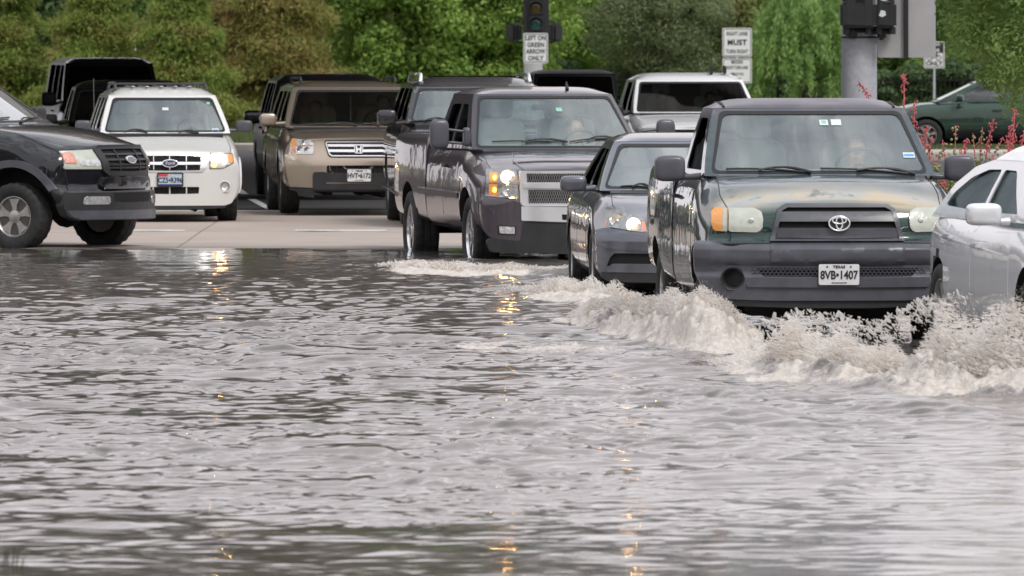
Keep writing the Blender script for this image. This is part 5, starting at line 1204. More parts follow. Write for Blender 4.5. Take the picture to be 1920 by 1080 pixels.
tree('cypress_tree','green tiered cypress above the right side of the white suv','tree',335,232,crown_cypress(1.75,.6,4.6,250,270,.08,13),'cyp',4.8,group=cg,R=2,seed=3)
tree('cypress_tree','widest rust brown cypress, left of the champagne suv','tree',505,235,crown_cypress(2.5,.7,7.0,330,290,.08,14),'cyprust',7.4,group=cg,R=2.4,seed=4)
tree('cypress_tree','slim rust tinted cypress just left of the bright green broadleaf tree','tree',645,241,crown_cypress(1.7,1.0,7.5,240,270,.085,15),'cyprust',8.6,group=cg,R=1.7,seed=5)
tree('broadleaf_tree','bright green broadleaf tree with billowing crown behind the champagne suv','tree',745,238,crown_broad(2.1,1.8,.3,7.2,170,330,.62,.075,seed=21),'broad',7,R=2,seed=6)
tree('broadleaf_tree','bright green broadleaf tree immediately left of the left signal pole','tree',905,237,crown_broad(2.0,1.8,.1,7.6,180,330,.62,.075,seed=22),'broad',7.4,R=2,seed=7)
tree('broadleaf_tree','lime green tree peeping out right of the left signal pole','tree',1040,246,crown_broad(1.5,1.4,.2,6.4,110,320,.6,.075,seed=23),'broad',6,R=1.6,seed=8)
tree('olive_tree','dull olive tree between the left signal pole and the grey lamp pole','tree',1120,249,crown_broad(1.8,1.6,.2,7,130,330,.6,.075,.4,seed=24),'olbrown',7,R=1.8,seed=9)
tree('olive_tree','dark grey green tree with fine twigs above the white pickup','tree',1245,240,crown_broad(1.7,1.5,.3,5.4,130,360,.55,.065,.3,seed=25),'olive',5.4,R=1.8,seed=10,br=9)
tree('olive_tree','brownish green tree behind the right lane sign','tree',1385,250,crown_broad(2.1,1.8,.2,8,150,330,.6,.08,.4,seed=26),'olbrown',8,R=2,seed=11)
tree('willow_tree','pale green weeping tree between the right lane sign and the thick grey pole','tree',1512,236,crown_willow(1.5,.4,5.0,190,190,.085,27),'willow',5.0,R=1.5,seed=12)
tree('broadleaf_tree','mid green tree behind the back of the large sign','tree',1665,243,crown_broad(1.8,1.6,.2,7,140,330,.6,.075,seed=28),'broad2',7,R=1.8,seed=13)
tree('willow_tree','pale green weeping tree right of the large sign, behind the bicycle sign','tree',1805,250,crown_willow(1.7,.5,5.2,210,190,.085,29),'willow',5.2,R=1.6,seed=14)
tree('broadleaf_tree','mid green tree cut by the right edge, behind the wagon','tree',1930,247,crown_broad(2.0,1.7,.3,7.5,140,320,.6,.08,seed=30),'broad2',7.4,R=2,seed=15)
bgl = ['behind the leftmost cypress','between the two left cypresses','behind the gap above the white suv','behind the rust brown cypress','behind the bright green trees','behind the left signal','above the lamp pole','behind the white pickup','behind the right lane sign','behind the thick grey pole','behind the large sign','behind the green wagon']
bc = [crown_broad(2.6,2.2,-.3,12.5,230,240,.85,.12,seed=40+k) for k in range(3)]
for k in range(22):
    px = -700+k*158+ (k*37 % 60); D = 262+(k*53 % 17)
    lb = 'dark dense tree '+(bgl[k-4] if 4 <= k < 16 else 'in the belt beyond the '+('left' if k < 4 else 'right')+' edge of the view')
    m_ = ['darkleaf','broad2','darkleaf','olive'][k % 4]
    root = tag(empty('dense_tree', ((px-CX)/F*D, D, 0), k*1.3), lb, 'tree', 'tree belt behind the front row')
    v, f = bc[k % 3]; npmesh('crown', v, f, m_, root)
    trunk(root, 11, .18, 0, 6, 2.4, k)
# unseen trees added behind the camera and beside it, darkening what car bodies mirror
r_ = np.random.default_rng(77); VV = []; FF = []; off = 0
for k in range(26):
    if k < 14: x, y = -95+k*14.5+r_.uniform(-3,3), -38+r_.uniform(-8,8)
    else: x, y = (-1 if k % 2 else 1)*(48+r_.uniform(0,10)), -15+(k-14)*13
    v, f = crown_broad(6,6,.5,15+r_.uniform(-3,3),60,90,2.2,.62,.6,seed=200+k)
    VV.append(v+np.array([x,y,0])); FF.append(f+off); off += len(v)
tag(npmesh('added_woodland', np.concatenate(VV), np.concatenate(FF), 'darkleaf'), 'unseen trees added behind the camera and beyond both sides of the view to darken reflections', 'trees', kind='stuff')
# low dark hedge and picket fence
v1, f1 = crown_broad(17.5,.8,.0,1.75,620,330,.36,.08,seed=60)
tag(npmesh('hedge', v1+np.array([0,240.5,0]), f1, 'darkleaf'), 'long dark low hedge running behind the black picket fence', 'hedge')
bm = bmesh.new()
for k in range(300):
    x = -18+k*.12; add_box(bm, (x,238.5,.80), (.022,.022,1.35))
for z in (.25,1.35): add_box(bm, (0,238.48,z), (36,.03,.04))
for k in range(15): add_box(bm, (-18+k*2.5,238.5,.8), (.07,.07,1.6), .01)
fe = tag(empty('picket_fence', (0,0,0)), 'black iron picket fence along the foot of the cypresses', 'fence'); o = obj('railing', bm, 'void', fe, None)
# grass verge
def blades(name, x0, x1, y0, y1, n, h, mat, z=.03, w=.012, lean=.3, seed=5, **k):
    r = np.random.default_rng(seed); P = np.stack([r.uniform(x0,x1,n), r.uniform(y0,y1,n), np.full(n, z)], 1); hh = h*r.uniform(.5,1.2,n); a = r.uniform(0,2*pi,n)
    W = np.stack([np.cos(a),np.sin(a),0*a],1)*w; L = np.stack([np.cos(a+1.3)*lean,np.sin(a+1.3)*lean,np.ones(n)],1)*hh[:,None]
    v = np.stack([P-W,P+W,P+L*.6+W*.6,P+L+np.array([.0,0,-.02])],1).reshape(-1,3); f = np.arange(n*4).reshape(-1,4)
    o = npmesh(name, v, f, mat); tag(o, kind='stuff', **k); return o
M['grassm'] = leaf_mat('grass_blade', (.075,.10,.035), (.12,.15,.06), scale=.6)
blades('grass', -20, 22, 195.6, 231, 26000, .32, 'grassm', label='tall green grass between the far pavement and the fence', cat='grass')
blades('grass', 7.6, 22, 181.6, 186.7, 9000, .07, 'grassm', z=.19, label='mown grass on the traffic island under the wagon', cat='grass')
# blurred grass blades in the near left corner
r_ = np.random.default_rng(3)
gt = tag(empty('grass_tuft', (-2.12,38.6,-.2)), 'few thin green blades poking out of the water in the lower left corner', 'grass')
for k in range(6):
    bm = bmesh.new(); x = -2.13+r_.uniform(-.04,.09); y = 38.6+r_.uniform(-.4,.3); h = r_.uniform(.03,.10)
    add_tube(bm, [(x,y,-.05),(x+.01,y,h*.6),(x+.02+r_.uniform(-.02,.02),y,h)], [.003,.0028,.001], 5)
    for q in bm.verts: q.co -= Vector((-2.12,38.6,-.2))
    obj('blade', bm, 'grassm', gt)
# near tree leaning in at the upper right
root = tag(empty('leafy_tree', (7.28,118,.05)), 'dark green tree whose soft boughs hang in at the upper right corner', 'tree')
v, f = crown_broad(1.55,1.5,1.2,5.6,130,420,.42,.045,.4,seed=71); v[:, 0] += -.35; npmesh('crown', v, f, 'broad2', root); trunk(root, 4.6, .12, 0, 8, 1.6, 71, 2.0)
# red yucca
M['stem'] = pbr('yucca_stem', (.16,.10,.07), .7, var=.3); M['petal'] = pbr('yucca_flower', (.50,.11,.12), .6, var=.35, vscale=20); M['pod'] = pbr('yucca_pod', (.22,.26,.11), .6, var=.3)
M['spike'] = leaf_mat('yucca_leaf', (0.120,0.180,0.072), (0.204,0.264,0.108))
def yucca(px0, D, stalks, label, seed, lh=1.15):
    r = random.Random(seed); X = (px0-CX)/F*D; root = tag(empty('red_yucca', (X, D, .14)), label, 'flowering plant', 'red flowering yuccas on the island')
    S = bmesh.new()
    for (tx, ty, kind) in stalks:
        w = wpt(tx, ty, D); tip = Vector((w.x-X, r.uniform(-.3,.3), w.z-.14)); base = Vector((r.uniform(-.1,.1), 0, 0)); mid = (base+tip)/2+Vector((-(tip.x)*.22, 0, tip.z*.16)); pts = []
        for k in range(15):
            t = k/14; pts.append(base*(1-t)**2+mid*2*t*(1-t)+tip*t*t)
        add_tube(S, pts, [.009-.006*k/14 for k in range(15)], 5)
        Fl = bmesh.new(); Pd = bmesh.new()
        if kind == 'f': add_tube(Fl, pts[9:], .006, 5)
        else: add_tube(Pd, pts[7:], .004, 5)
        if kind != 'f': add_tube(Fl, pts[10:], .0045, 5)
        for k in range(44 if kind == 'f' else 24):
            t = r.uniform(.62 if kind == 'f' else .5, 1); p = base*(1-t)**2+mid*2*t*(1-t)+tip*t*t; p = p+Vector((r.gauss(0,.018), r.gauss(0,.018), r.gauss(0,.012)))
            if kind == 'f' or r.random() < .4:
                add_ellipsoid(Fl, p, (.007,.007,.017), 1, Matrix.Rotation(r.uniform(-.9,.9),3,'Y'))
            else: add_ellipsoid(Pd, p+Vector((r.gauss(0,.01),0,r.gauss(0,.01))), (.015,.015,.016), 1)
        if kind == 'f': obj('flower_spike', Fl, 'petal', root, 60); Pd.free()
        else: obj('seed_pod_stalk', Pd, 'pod', root, 60); obj('flower_spike', Fl, 'petal', root, 60)
    obj('stem', S, 'stem', root)
    L = bmesh.new()
    for k in range(150):
        a = r.uniform(0,2*pi); l = r.uniform(.5,1)*lh; sp = r.uniform(.15,.55); pts = [Vector((cos(a)*sp*l*t**1.6, sin(a)*sp*l*t**1.6, l*t-.25*l*t*t)) for t in (0,.3,.6,.85,1)]
        add_tube(L, pts, [.009,.009,.007,.004,.001], 4, False)
    obj('leaf', L, 'spike', root)
yucca(1705,88,[(1608,152,'f'),(1697,140,'f'),(1716,190,'f'),(1738,238,'f'),(1700,232,'f'),(1724,256,'f')],'tall yucca whose longest pink flower spikes stand left of the wagon wheel',1)
yucca(1775,87,[(1795,236,'p'),(1815,262,'f'),(1768,262,'p'),(1752,300,'p'),(1788,300,'p')],'yucca with green seed pods directly above the green pickup door mirror',2)
yucca(1828,89,[(1862,224,'f'),(1824,250,'p'),(1842,238,'p'),(1800,282,'p'),(1880,262,'p')],'yucca with an arching podded stem in front of the wagon door',3)
yucca(1905,88,[(1892,238,'f'),(1905,205,'f'),(1926,230,'f'),(1893,262,'f'),(1880,300,'p')],'yucca with red spikes cut by the right edge above the silver sedan',4)
yucca(1738,86.5,[(1735,272,'p'),(1762,284,'p'),(1712,288,'p'),(1776,318,'p'),(1746,258,'f'),(1722,300,'p'),(1765,335,'f'),(1790,330,'p')],'low tangled yucca with pods between the green pickup roof corner and its door mirror',9,1.3)
v, f = crown_broad(1.6,.6,-.05,.95,110,420,.2,.03,.35,seed=81); tag(npmesh('shrub', v+np.array([4.75,90.2,.1]), f, 'olive'), 'low tangled green shrub filling the island behind the yuccas', 'shrub')

# ------------------------------------------------ signals, poles and signs
M['galv'] = pbr('galvanised_steel', (.44,.455,.49), .6, .2, var=.12, vscale=14, bmp=.1); M['galvpale'] = pbr('galvanised_pale', (.50,.50,.52), .55, .3, var=.08, vscale=6)
M['signal'] = pbr('signal_black', (.018,.018,.02), .45, var=.2); M['signwhite'] = pbr('sign_white', (.72,.72,.72), .4, var=.05, vscale=20)
M['signback'] = pbr('sign_back', (.46,.45,.46), .45, .4, var=.10, vscale=2); M['lens_green'] = pbr('unlit_green_lens', (.01,.10,.09), .2, coat=.8); M['lens_yel'] = pbr('unlit_yellow_lens', (.10,.06,.01), .2, coat=.8)
def P2(px, py, D): p = wpt(px, py, D); return p
def post(name, label, px, D, w, h, mat, sides=12, cat='pole', taper=.9):
    bm = bmesh.new(); rs = add_lathe(bm, [(0,w/2),(h,w/2*taper)], (0,0,0), 'z', sides); bm.faces.new(rs[0][::-1]); bm.faces.new(rs[1])
    e = tag(empty(name, ((px-CX)/F*D, D, .0)), label, cat); obj('shaft', bm, mat, e)
    bm = bmesh.new(); add_box(bm, (0,0,.03), (w*1.5,w*1.5,.06), .01)
    for a in (-1,1):
        for b in (-1,1): add_tube(bm, [(a*w*.6,b*w*.6,.04),(a*w*.6,b*w*.6,.13)], .03, 6)
    obj('base_plate', bm, mat, e); return e
def signal_head(name, label, px, py0, D, w, depth=.22, back=False, n=3, yaw=0, plate=True):
    p = P2(px, py0, D); h = w*1.04*n; e = tag(empty(name, (p.x, D, p.z), yaw), label, 'traffic signal')
    bm = bmesh.new()
    for k in range(n): add_box(bm, (0,0,w*.52+k*w*1.04), (w*.92,depth,w*1.02), .03)
    obj('housing', bm, 'signal', e)
    if plate:
        bm = prism([(-w*.85,-.05),(-w*.85,h+.05),(w*.85,h+.05),(w*.85,-.05)], (), .02, .004, 0, .04); o = obj('backplate', bm, 'signal', e); o.location = (0,.02,0)
    for k in range(n):
        z = w*.52+k*w*1.04
        bm = bmesh.new(); rs = add_lathe(bm, [(-depth/2-.015,.001),(-depth/2-.02,w*.2),(-depth/2-.002,w*.37)], (0,0,0), 'y', 24); o = obj('lens', bm, ['lens_green','lens_yel','red'][k % 3], e); o.location = (0,0,z)
        bm = bmesh.new(); m_ = 22
        A = [[bm.verts.new((rr*cos(t), -depth/2-d*(.35+.65*max(0, sin(t))), rr*sin(t))) for t in [radians(-35)+radians(250)*q/m_ for q in range(m_+1)]] for rr, d in ((w*.42,0),(w*.42,.22),(w*.40,.22),(w*.40,0))]
        for a, b in zip(A, A[1:]):
            for q in range(m_): bm.faces.new((a[q], a[q+1], b[q+1], b[q]))
        o = obj('visor', bm, 'signal', e); o.location = (0,0,z)
    return e
post('signal_pole','pale grey steel pole carrying the left traffic signal and the left turn sign',1000,221,.46,9,'galvpale')
D = 220.4
signal_head('traffic_signal','front facing black signal with dim green lens above the left turn sign',1005,59,D,.37)
for px_, nm in ((963,'dark signal box strapped to the left side of the pale pole'),(1041,'dark signal box strapped to the right side of the pale pole')):
    e = tag(empty('traffic_signal', ((px_-CX)/F*221, 221, P2(0,78,221).z), 1.2 if px_ < 1000 else -1.2), nm, 'traffic signal'); bm = bmesh.new(); add_box(bm,(0,0,.22),(.42,.26,.46),.06); add_box(bm,(0,-.15,.22),(.34,.06,.36),.03); obj('housing', bm, 'signal', e)
    bm = bmesh.new(); s_ = 1 if px_ < 1000 else -1; R = Matrix.Rotation(-e.rotation_euler.z, 3, 'Z')
    for z in (.0,.50): add_tube(bm,[R@Vector((0,0,z)),R@Vector((s_*.2,0,z+(.04 if z else -.03))),R@Vector((s_*.42,0,z+(.04 if z else -.03)))],.022,6)
    add_tube(bm,[R@Vector((s_*.42,0,-.05)),R@Vector((s_*.42,0,.56))],.02,6)
    obj('bracket', bm, 'signal', e)
def sign(name, label, x0, y0, x1, y1, D, rows, border=True, post_h=True, mat='signwhite', parent=None, hw=None, cat='sign'):
    a, b = P2(x0, y0, D), P2(x1, y1, D); w, h = b.x-a.x, a.z-b.z; e = tag(empty(name, ((a.x+b.x)/2, D, b.z if not post_h else .02)), label, cat); cz = (a.z+b.z)/2-e.location.z
    bm = prism([(-w/2,cz-h/2),(-w/2,cz+h/2),(w/2,cz+h/2),(w/2,cz-h/2)], (), .012, .002, 0, .045); o = obj('panel', bm, mat, e)
    if border:
        q = .022; bm = prism(fillet([(-w/2+q,cz-h/2+q),(-w/2+q,cz+h/2-q),(w/2-q,cz+h/2-q),(w/2-q,cz-h/2+q)],.04), [fillet([(-w/2+q*1.7,cz-h/2+q*1.7),(-w/2+q*1.7,cz+h/2-q*1.7),(w/2-q*1.7,cz+h/2-q*1.7),(w/2-q*1.7,cz-h/2+q*1.7)],.03)], .004, 0, 0); bo = obj('border', bm, 'ink', o); bo.location = (0,-.004,0)
    for (t, size, zf, bold, sp, ws_) in rows: text('lettering', t, size, (0,-.004,cz-h/2+h*zf), 'ink', o, bold, sp, wscale=ws_)
    if post_h:
        bm = bmesh.new(); add_tube(bm, [(0,.035,0),(0,.035,cz+h*.45)], .03, 8); obj('post', bm, 'galv', e)
    return e
sign('left_turn_sign','white sign reading LEFT ON GREEN ARROW ONLY',981.5,62,1027.5,118.5,219.9,[('LEFT ON',.155,.83,.004,1.0,.82),('GREEN',.155,.605,.004,1.05,.84),('ARROW',.155,.385,.004,1.0,.80),('ONLY',.155,.16,.004,1.05,.86)],post_h=False)
e = sign('right_turn_sign','white sign reading RIGHT LANE MUST TURN RIGHT, upper of two on one post',1354.5,52.5,1409.5,106.5,230,[('RIGHT LANE',.135,.80,.003,1.05,.68),('MUST',.19,.49,.008,1.1,.95),('TURN RIGHT',.135,.18,.003,1.05,.68)])
sign('lane_start_sign','white sign reading BEGIN RIGHT TURN LANE YIELD TO BIKES, lower of two on one post',1354.5,109,1409.5,156,230,[('BEGIN',.12,.84,.003,1.05,.85),('RIGHT TURN LANE',.115,.62,.002,1.0,.56),('YIELD TO',.085,.36,.003,1.0,.9),('BIKES',.085,.15,.003,1.0,.95)],post_h=False)
# bicycle lane sign
e = sign('bicycle_sign','white and black bicycle lane sign reading ONLY, partly behind the large sign',1732.5,78,1771,128,231,[('ONLY',.155,.17,.006,1.05,.95)]); pn = [c for c in e.children if c.name.startswith('panel')][0]
a, b = P2(1734,79.5,231), P2(1769.5,99,231); zz = e.location.z
bm = prism([(-.24,b.z-zz),(-.24,a.z-zz),(.24,a.z-zz),(.24,b.z-zz)], (), .004, 0, 0, .02); o = obj('black_band', bm, 'ink', pn); o.location = (0,-.006,0)
text('lettering','RIGHT',.105,(0,-.011,(a.z+b.z)/2-zz+.07),'signwhite',pn,.003,1.05); text('lettering','LANE',.105,(0,-.011,(a.z+b.z)/2-zz-.07),'signwhite',pn,.003,1.05)
bm = bmesh.new(); zc = P2(0,108,231).z-zz
for x in (-.11,.11): add_tube(bm, [(x+.065*cos(t),-.008,zc+.065*sin(t)) for t in [2*pi*k/20 for k in range(21)]], .008, 5, False)
for a_, b_ in (((-.11,0),(-.03,.085)),((-.03,.085),(.07,.085)),((.11,0),(.055,.11)),((-.03,.085),(.0,0)),((.0,0),(.07,.085)),((-.11,0),(0,0)),((.055,.11),(.09,.12))): add_tube(bm,[(a_[0],-.008,zc+a_[1]),(b_[0],-.008,zc+b_[1])],.007,5)
obj('bicycle_symbol', bm, 'ink', pn)
# thick right pole with signal backs and the back of a large sign
D = 127
post('signal_pole','thick mottled grey steel pole behind the green pickup carrying two signal backs',1611,D,.50,8,'galv',taper=.98)
for (x0, x1, w, lb) in ((1574,1642,.44,'wide black signal back on the left face of the thick grey pole'),(1640,1681,.34,'narrow black signal back with white sticker scraps right of the thick grey pole')):
    p = P2((x0+x1)/2, 55, D-.42); e = tag(empty('traffic_signal', (p.x, D-.42, p.z)), lb, 'traffic signal'); W_ = (x1-x0)/F*D
    bm = bmesh.new()
    for k in range(3): add_box(bm,(0,0,.2+k*.37),(W_*.96,.26,.36),.035)
    add_box(bm,(-W_*.2,-.12,.55),(W_*.3,.04,1.0),.015); add_box(bm,(W_*.28,-.12,.55),(W_*.22,.03,1.02),.01)
    for q in (-.3,.3): add_tube(bm,[(W_*q,0,.03),(W_*q,0,-.07)],.05,8)
    obj('housing', bm, 'signal', e)
    if w < .4:
        for (a, b, sx_, sz) in ((-.05,.22,.05,.05),(-.02,.43,.06,.035)):
            bm = prism([(a-sx_,b-sz*.6),(a-sx_*.4,b+sz),(a+sx_*.8,b+sz*.7),(a+sx_,b-sz*.5),(a,b-sz)], (), .002, 0, 0); o = obj('sticker', bm, 'sticker', e); o.location = (0,-.145,0)
e0 = [o for o in bpy.data.objects if o.name == 'signal_pole.001'][0]
bm = bmesh.new(); z_ = P2(0,70,D).z; rs = add_lathe(bm,[(z_-.012,.262),(z_+.012,.262)],(0,0,0),'z',24); add_box(bm,(.18,-.2,z_+.10),(.62,.09,.11),.03); add_box(bm,(-.12,-.3,z_+.06),(.16,.14,.16),.04); add_box(bm,(.3,-.3,z_+.06),(.12,.12,.2),.03); add_tube(bm,[(-.1,-.3,z_+.1),(.5,-.3,z_+.1)],.035,8); obj('bracket', bm, 'signal', e0)
a, b = P2(1646,-14,126.8), P2(1755,108,126.8); w, h = b.x-a.x, a.z-b.z
e = tag(empty('large_sign', ((a.x+b.x)/2,126.9,b.z)), 'blank grey back of a large sign beside the thick grey pole', 'sign')
bm = prism([(-w/2,0),(-w/2,h),(w/2,h),(w/2,0)], (), .01, .002, 0, .03); obj('panel', bm, 'signback', e)
xb = ((1699-CX)/F*126.8)-e.location.x; bm = bmesh.new(); add_box(bm,(xb,-.04,h/2),(.065,.05,h*1.02),.008); obj('mounting_bar', bm, 'signal', e)
bm = bmesh.new(); add_tube(bm,[(-w/2,.03,h*.7),(-w/2-.35,.03,h*.7)],.03,8); add_tube(bm,[(-w/2,.03,h*.25),(-w/2-.35,.03,h*.25)],.03,8); add_tube(bm,[(-w/2+.02,.03,h*.22),(-w/2+.02,.03,h*.73)],.03,8); obj('bracket', bm, 'galv', e)
for px_, D_, y_, lb in ((1188.5,253,44,'thin grey lamp pole rising out of the trees above the white pickup'),(308,252,8,'thin grey pole showing at the top above the white suv')):
    if px_ > 1000:
        e = tag(empty('lamp_pole', ((px_-CX)/F*D_, D_, 0)), lb, 'pole'); bm = bmesh.new(); rs = add_lathe(bm,[(0,.09),(9,.075)],(0,0,0),'z',12); bm.faces.new(rs[1]); obj('shaft', bm, 'galv', e); bm = bmesh.new(); add_tube(bm,[(0,0,8.9),(0,-.8,9.3),(0,-1.8,9.4)],.05,8); add_box(bm,(0,-2.1,9.4),(.25,.6,.12),.03); obj('lamp_arm', bm, 'galv', e)
    else:
        e = tag(empty('lamp_pole', ((px_-CX)/F*D_, D_, 0)), lb, 'pole'); bm = bmesh.new(); rs = add_lathe(bm,[(0,.10),(9,.075)],(0,0,0),'z',12); bm.faces.new(rs[1]); obj('shaft', bm, 'galv', e)
    
# ------------------------------------------------ people behind the glass
def person(V, x, y, z, label, shirt, hair=(.03,.02,.015), skin=(.40,.25,.19), wheel=None, lean=0, arm_out=False):
    """seated figure; z = height of the hips in the vehicle's own metres"""
    me = bpy.data.meshes.new('person'); vs = []; es = []; rad = []
    def v(p, r, par=None):
        vs.append(p); rad.append(r)
        if par is not None: es.append((par, len(vs)-1))
        return len(vs)-1
    hip = v((0,0,0),.15); ab = v((0,.02,.18),.14,hip); ch = v((0,.03,.38),.155,ab); nk = v((0,.01,.53),.06,ch); jw = v((0,-.02,.61),.072,nk); hd = v((0,-.015,.70),.085,jw); tp = v((0,0,.775),.06,hd)
    nose = v((0,-.115,.665),.014,hd)
    for s in (-1, 1):
        ear = v((s*.083,0,.675),.015,hd)
        sh = v((s*.19,.02,.45),.062,ch)
        if arm_out and s == 1: el = v((.40,-.05,.30),.042,sh); wr = v((.30,-.30,.42),.03,el)
        else: el = v((s*.25,-.16,.20),.044,sh); wr = v((s*.17,-.38,.30),.03,el)
        p = Vector(vs[wr]); hn = v(tuple(p+Vector((0,-.06,.02))),.032,wr); c = Vector(vs[hn])
        for k in range(4):
            f1 = v(tuple(c+Vector((s*(-.03+.02*k),-.045-.004*(k in (1,2)),.012))),.009,hn); v(tuple(c+Vector((s*(-.03+.02*k),-.05,-.022))),.008,f1)
        th = v(tuple(c+Vector((-s*.035,-.01,.02))),.010,hn); v(tuple(c+Vector((-s*.03,-.045,.03))),.009,th)
        kn = v((s*.13,-.42,.03),.07,hip); an = v((s*.13,-.62,-.30),.045,kn); v((s*.13,-.76,-.33),.04,an)
    me.from_pydata(vs, es, []); o = bpy.data.objects.new('person', me); COL.objects.link(o)
    md = o.modifiers.new('s', 'SKIN'); sv = me.skin_vertices[0].data
    for i, r in enumerate(rad): sv[i].radius = (r, r)
    sv[0].use_root = True
    sb = o.modifiers.new('u', 'SUBSURF'); sb.levels = 2; sb.render_levels = 2
    bpy.context.view_layer.update(); nm = bpy.data.meshes.new_from_object(o.evaluated_get(bpy.context.evaluated_depsgraph_get())); o.modifiers.clear(); o.data = nm; nm.materials.clear()
    k1 = pbr('skin', skin, .5); k2 = pbr('shirt', shirt, .85, var=.15); k3 = pbr('trousers', (.05,.06,.09), .9)
    for m_ in (k1, k2, k3): nm.materials.append(m_)
    for p in nm.polygons:
        c = p.center; p.use_smooth = True; p.material_index = 0 if (c.z > .52 or c.y < -.27 and c.z > .1) else (1 if c.z > .06 else 2)
    R = Matrix.Rotation(V.psi, 3, 'Z'); o.location = V.root.location+R@Vector((x, y, z)); o.rotation_euler = (0, lean, V.psi); tag(o, label, 'person')
    bm = bmesh.new(); add_ellipsoid(bm, (0,.022,.725), (.094,.100,.085), 3)
    for q in list(bm.verts):
        if q.co.y < -.045 and q.co.z < .755: q.co.y = -.045
        if q.co.z < .665: q.co.z = .665
    h = obj('hair', bm, pbr('hair', hair, .7), o, 60)
    bm = bmesh.new()
    for s in (-1,1): add_ellipsoid(bm, (s*.032,-.083,.69), (.012,.008,.008), 1)
    obj('eyes', bm, 'ink', o, 60)
    bm = bmesh.new(); add_ellipsoid(bm, (0,-.088,.615), (.025,.008,.006), 1); obj('mouth', bm, pbr('lips',(.35,.13,.11),.5), o, 60)
    return o
person(ES,.37,2.02,.72,'driver in pale grey shirt with raised arm behind the white suv windshield',(.45,.48,.52),(.25,.22,.19),arm_out=True)
person(S_,.38,2.15,.86,'driver in light shirt behind the plum grey pickup windshield',(.36,.36,.36))
person(T,.38,2.10,.86,'driver in pale shirt behind the green pickup windshield',(.42,.42,.42))
person(PI_,.40,2.02,.74,'driver in tan top leaning behind the champagne suv windshield',(.30,.25,.19),lean=.1,skin=(.45,.24,.18))
person(PI_,-.42,2.05,.66,'passenger in dark top low in the champagne suv, image left seat',(.12,.06,.05),skin=(.45,.24,.18))
person(WP,-.38,2.35,.72,'passenger in dark top in the white pickup, image left seat',(.08,.08,.08))
person(WP,.38,2.35,.72,'driver in dark top behind the wheel of the white pickup',(.10,.09,.08))
person(AC,.37,2.35,.55,'driver in grey top behind the blue grey sedan windshield',(.16,.16,.17))
# ================================================================== WATER
def bumps(r, n, lmin, lmax, steep, dirspread=1.2, dir0=-pi/2):
    """random set of travelling ripples: wave vector, amplitude, phase"""
    L = np.exp(r.uniform(np.log(lmin), np.log(lmax), n)); k = 2*pi/L; a = dir0+r.normal(size=n)*dirspread
    A = steep/k/np.sqrt(n)*1.41; return k*np.cos(a), k*np.sin(a), A, r.uniform(0, 2*pi, n)
def vnoise(X, Y, sx, sy, seed):
    """smooth value noise on arrays"""
    r = np.random.default_rng(seed); G = r.uniform(-1, 1, (64, 64)); x = X/sx; y = Y/sy
    xi = np.floor(x).astype(int); yi = np.floor(y).astype(int); fx = x-xi; fy = y-yi; fx = fx*fx*(3-2*fx); fy = fy*fy*(3-2*fy)
    g = lambda i, j: G[i % 64, j % 64]
    return (g(xi, yi)*(1-fx)+g(xi+1, yi)*fx)*(1-fy)+(g(xi, yi+1)*(1-fx)+g(xi+1, yi+1)*fx)*fy
# water thrown up: (photo x, row of the foot, row of the top) read along each bow wave
def crest(rows):
    a = np.array(rows, float); D = F*H/(a[:, 1]-YH); X = (a[:, 0]-CX)/F*D; Z = H-(a[:, 2]-YH)/F*(D+.25); return X, D, Z
CR = {
 'big': crest([(1340,690,676),(1400,694,656),(1445,700,630),(1480,705,608),(1540,712,598),(1600,718,618),(1650,722,622),(1700,728,594),(1745,730,572),(1800,734,582),(1850,736,596),(1900,738,588),(1960,740,580),(2050,742,590),(2200,745,640)]),
 'truck': crest([(1070,604,590),(1120,616,560),(1165,626,544),(1230,640,527),(1290,650,534),(1340,654,552),(1390,652,590),(1430,646,622)]),
 'sedan': crest([(940,548,543),(1010,556,534),(1060,564,520),(1110,570,516),(1150,572,528),(1200,574,545)]),
 'grey': crest([(700,502,498),(770,508,486),(830,512,489),(880,514,491),(930,515,486),(990,512,500),(1060,506,502)])}
SP = [('big',.70,1.0),('truck',.50,1.9),('sedan',.4,1.3),('grey',.45,1.3)]
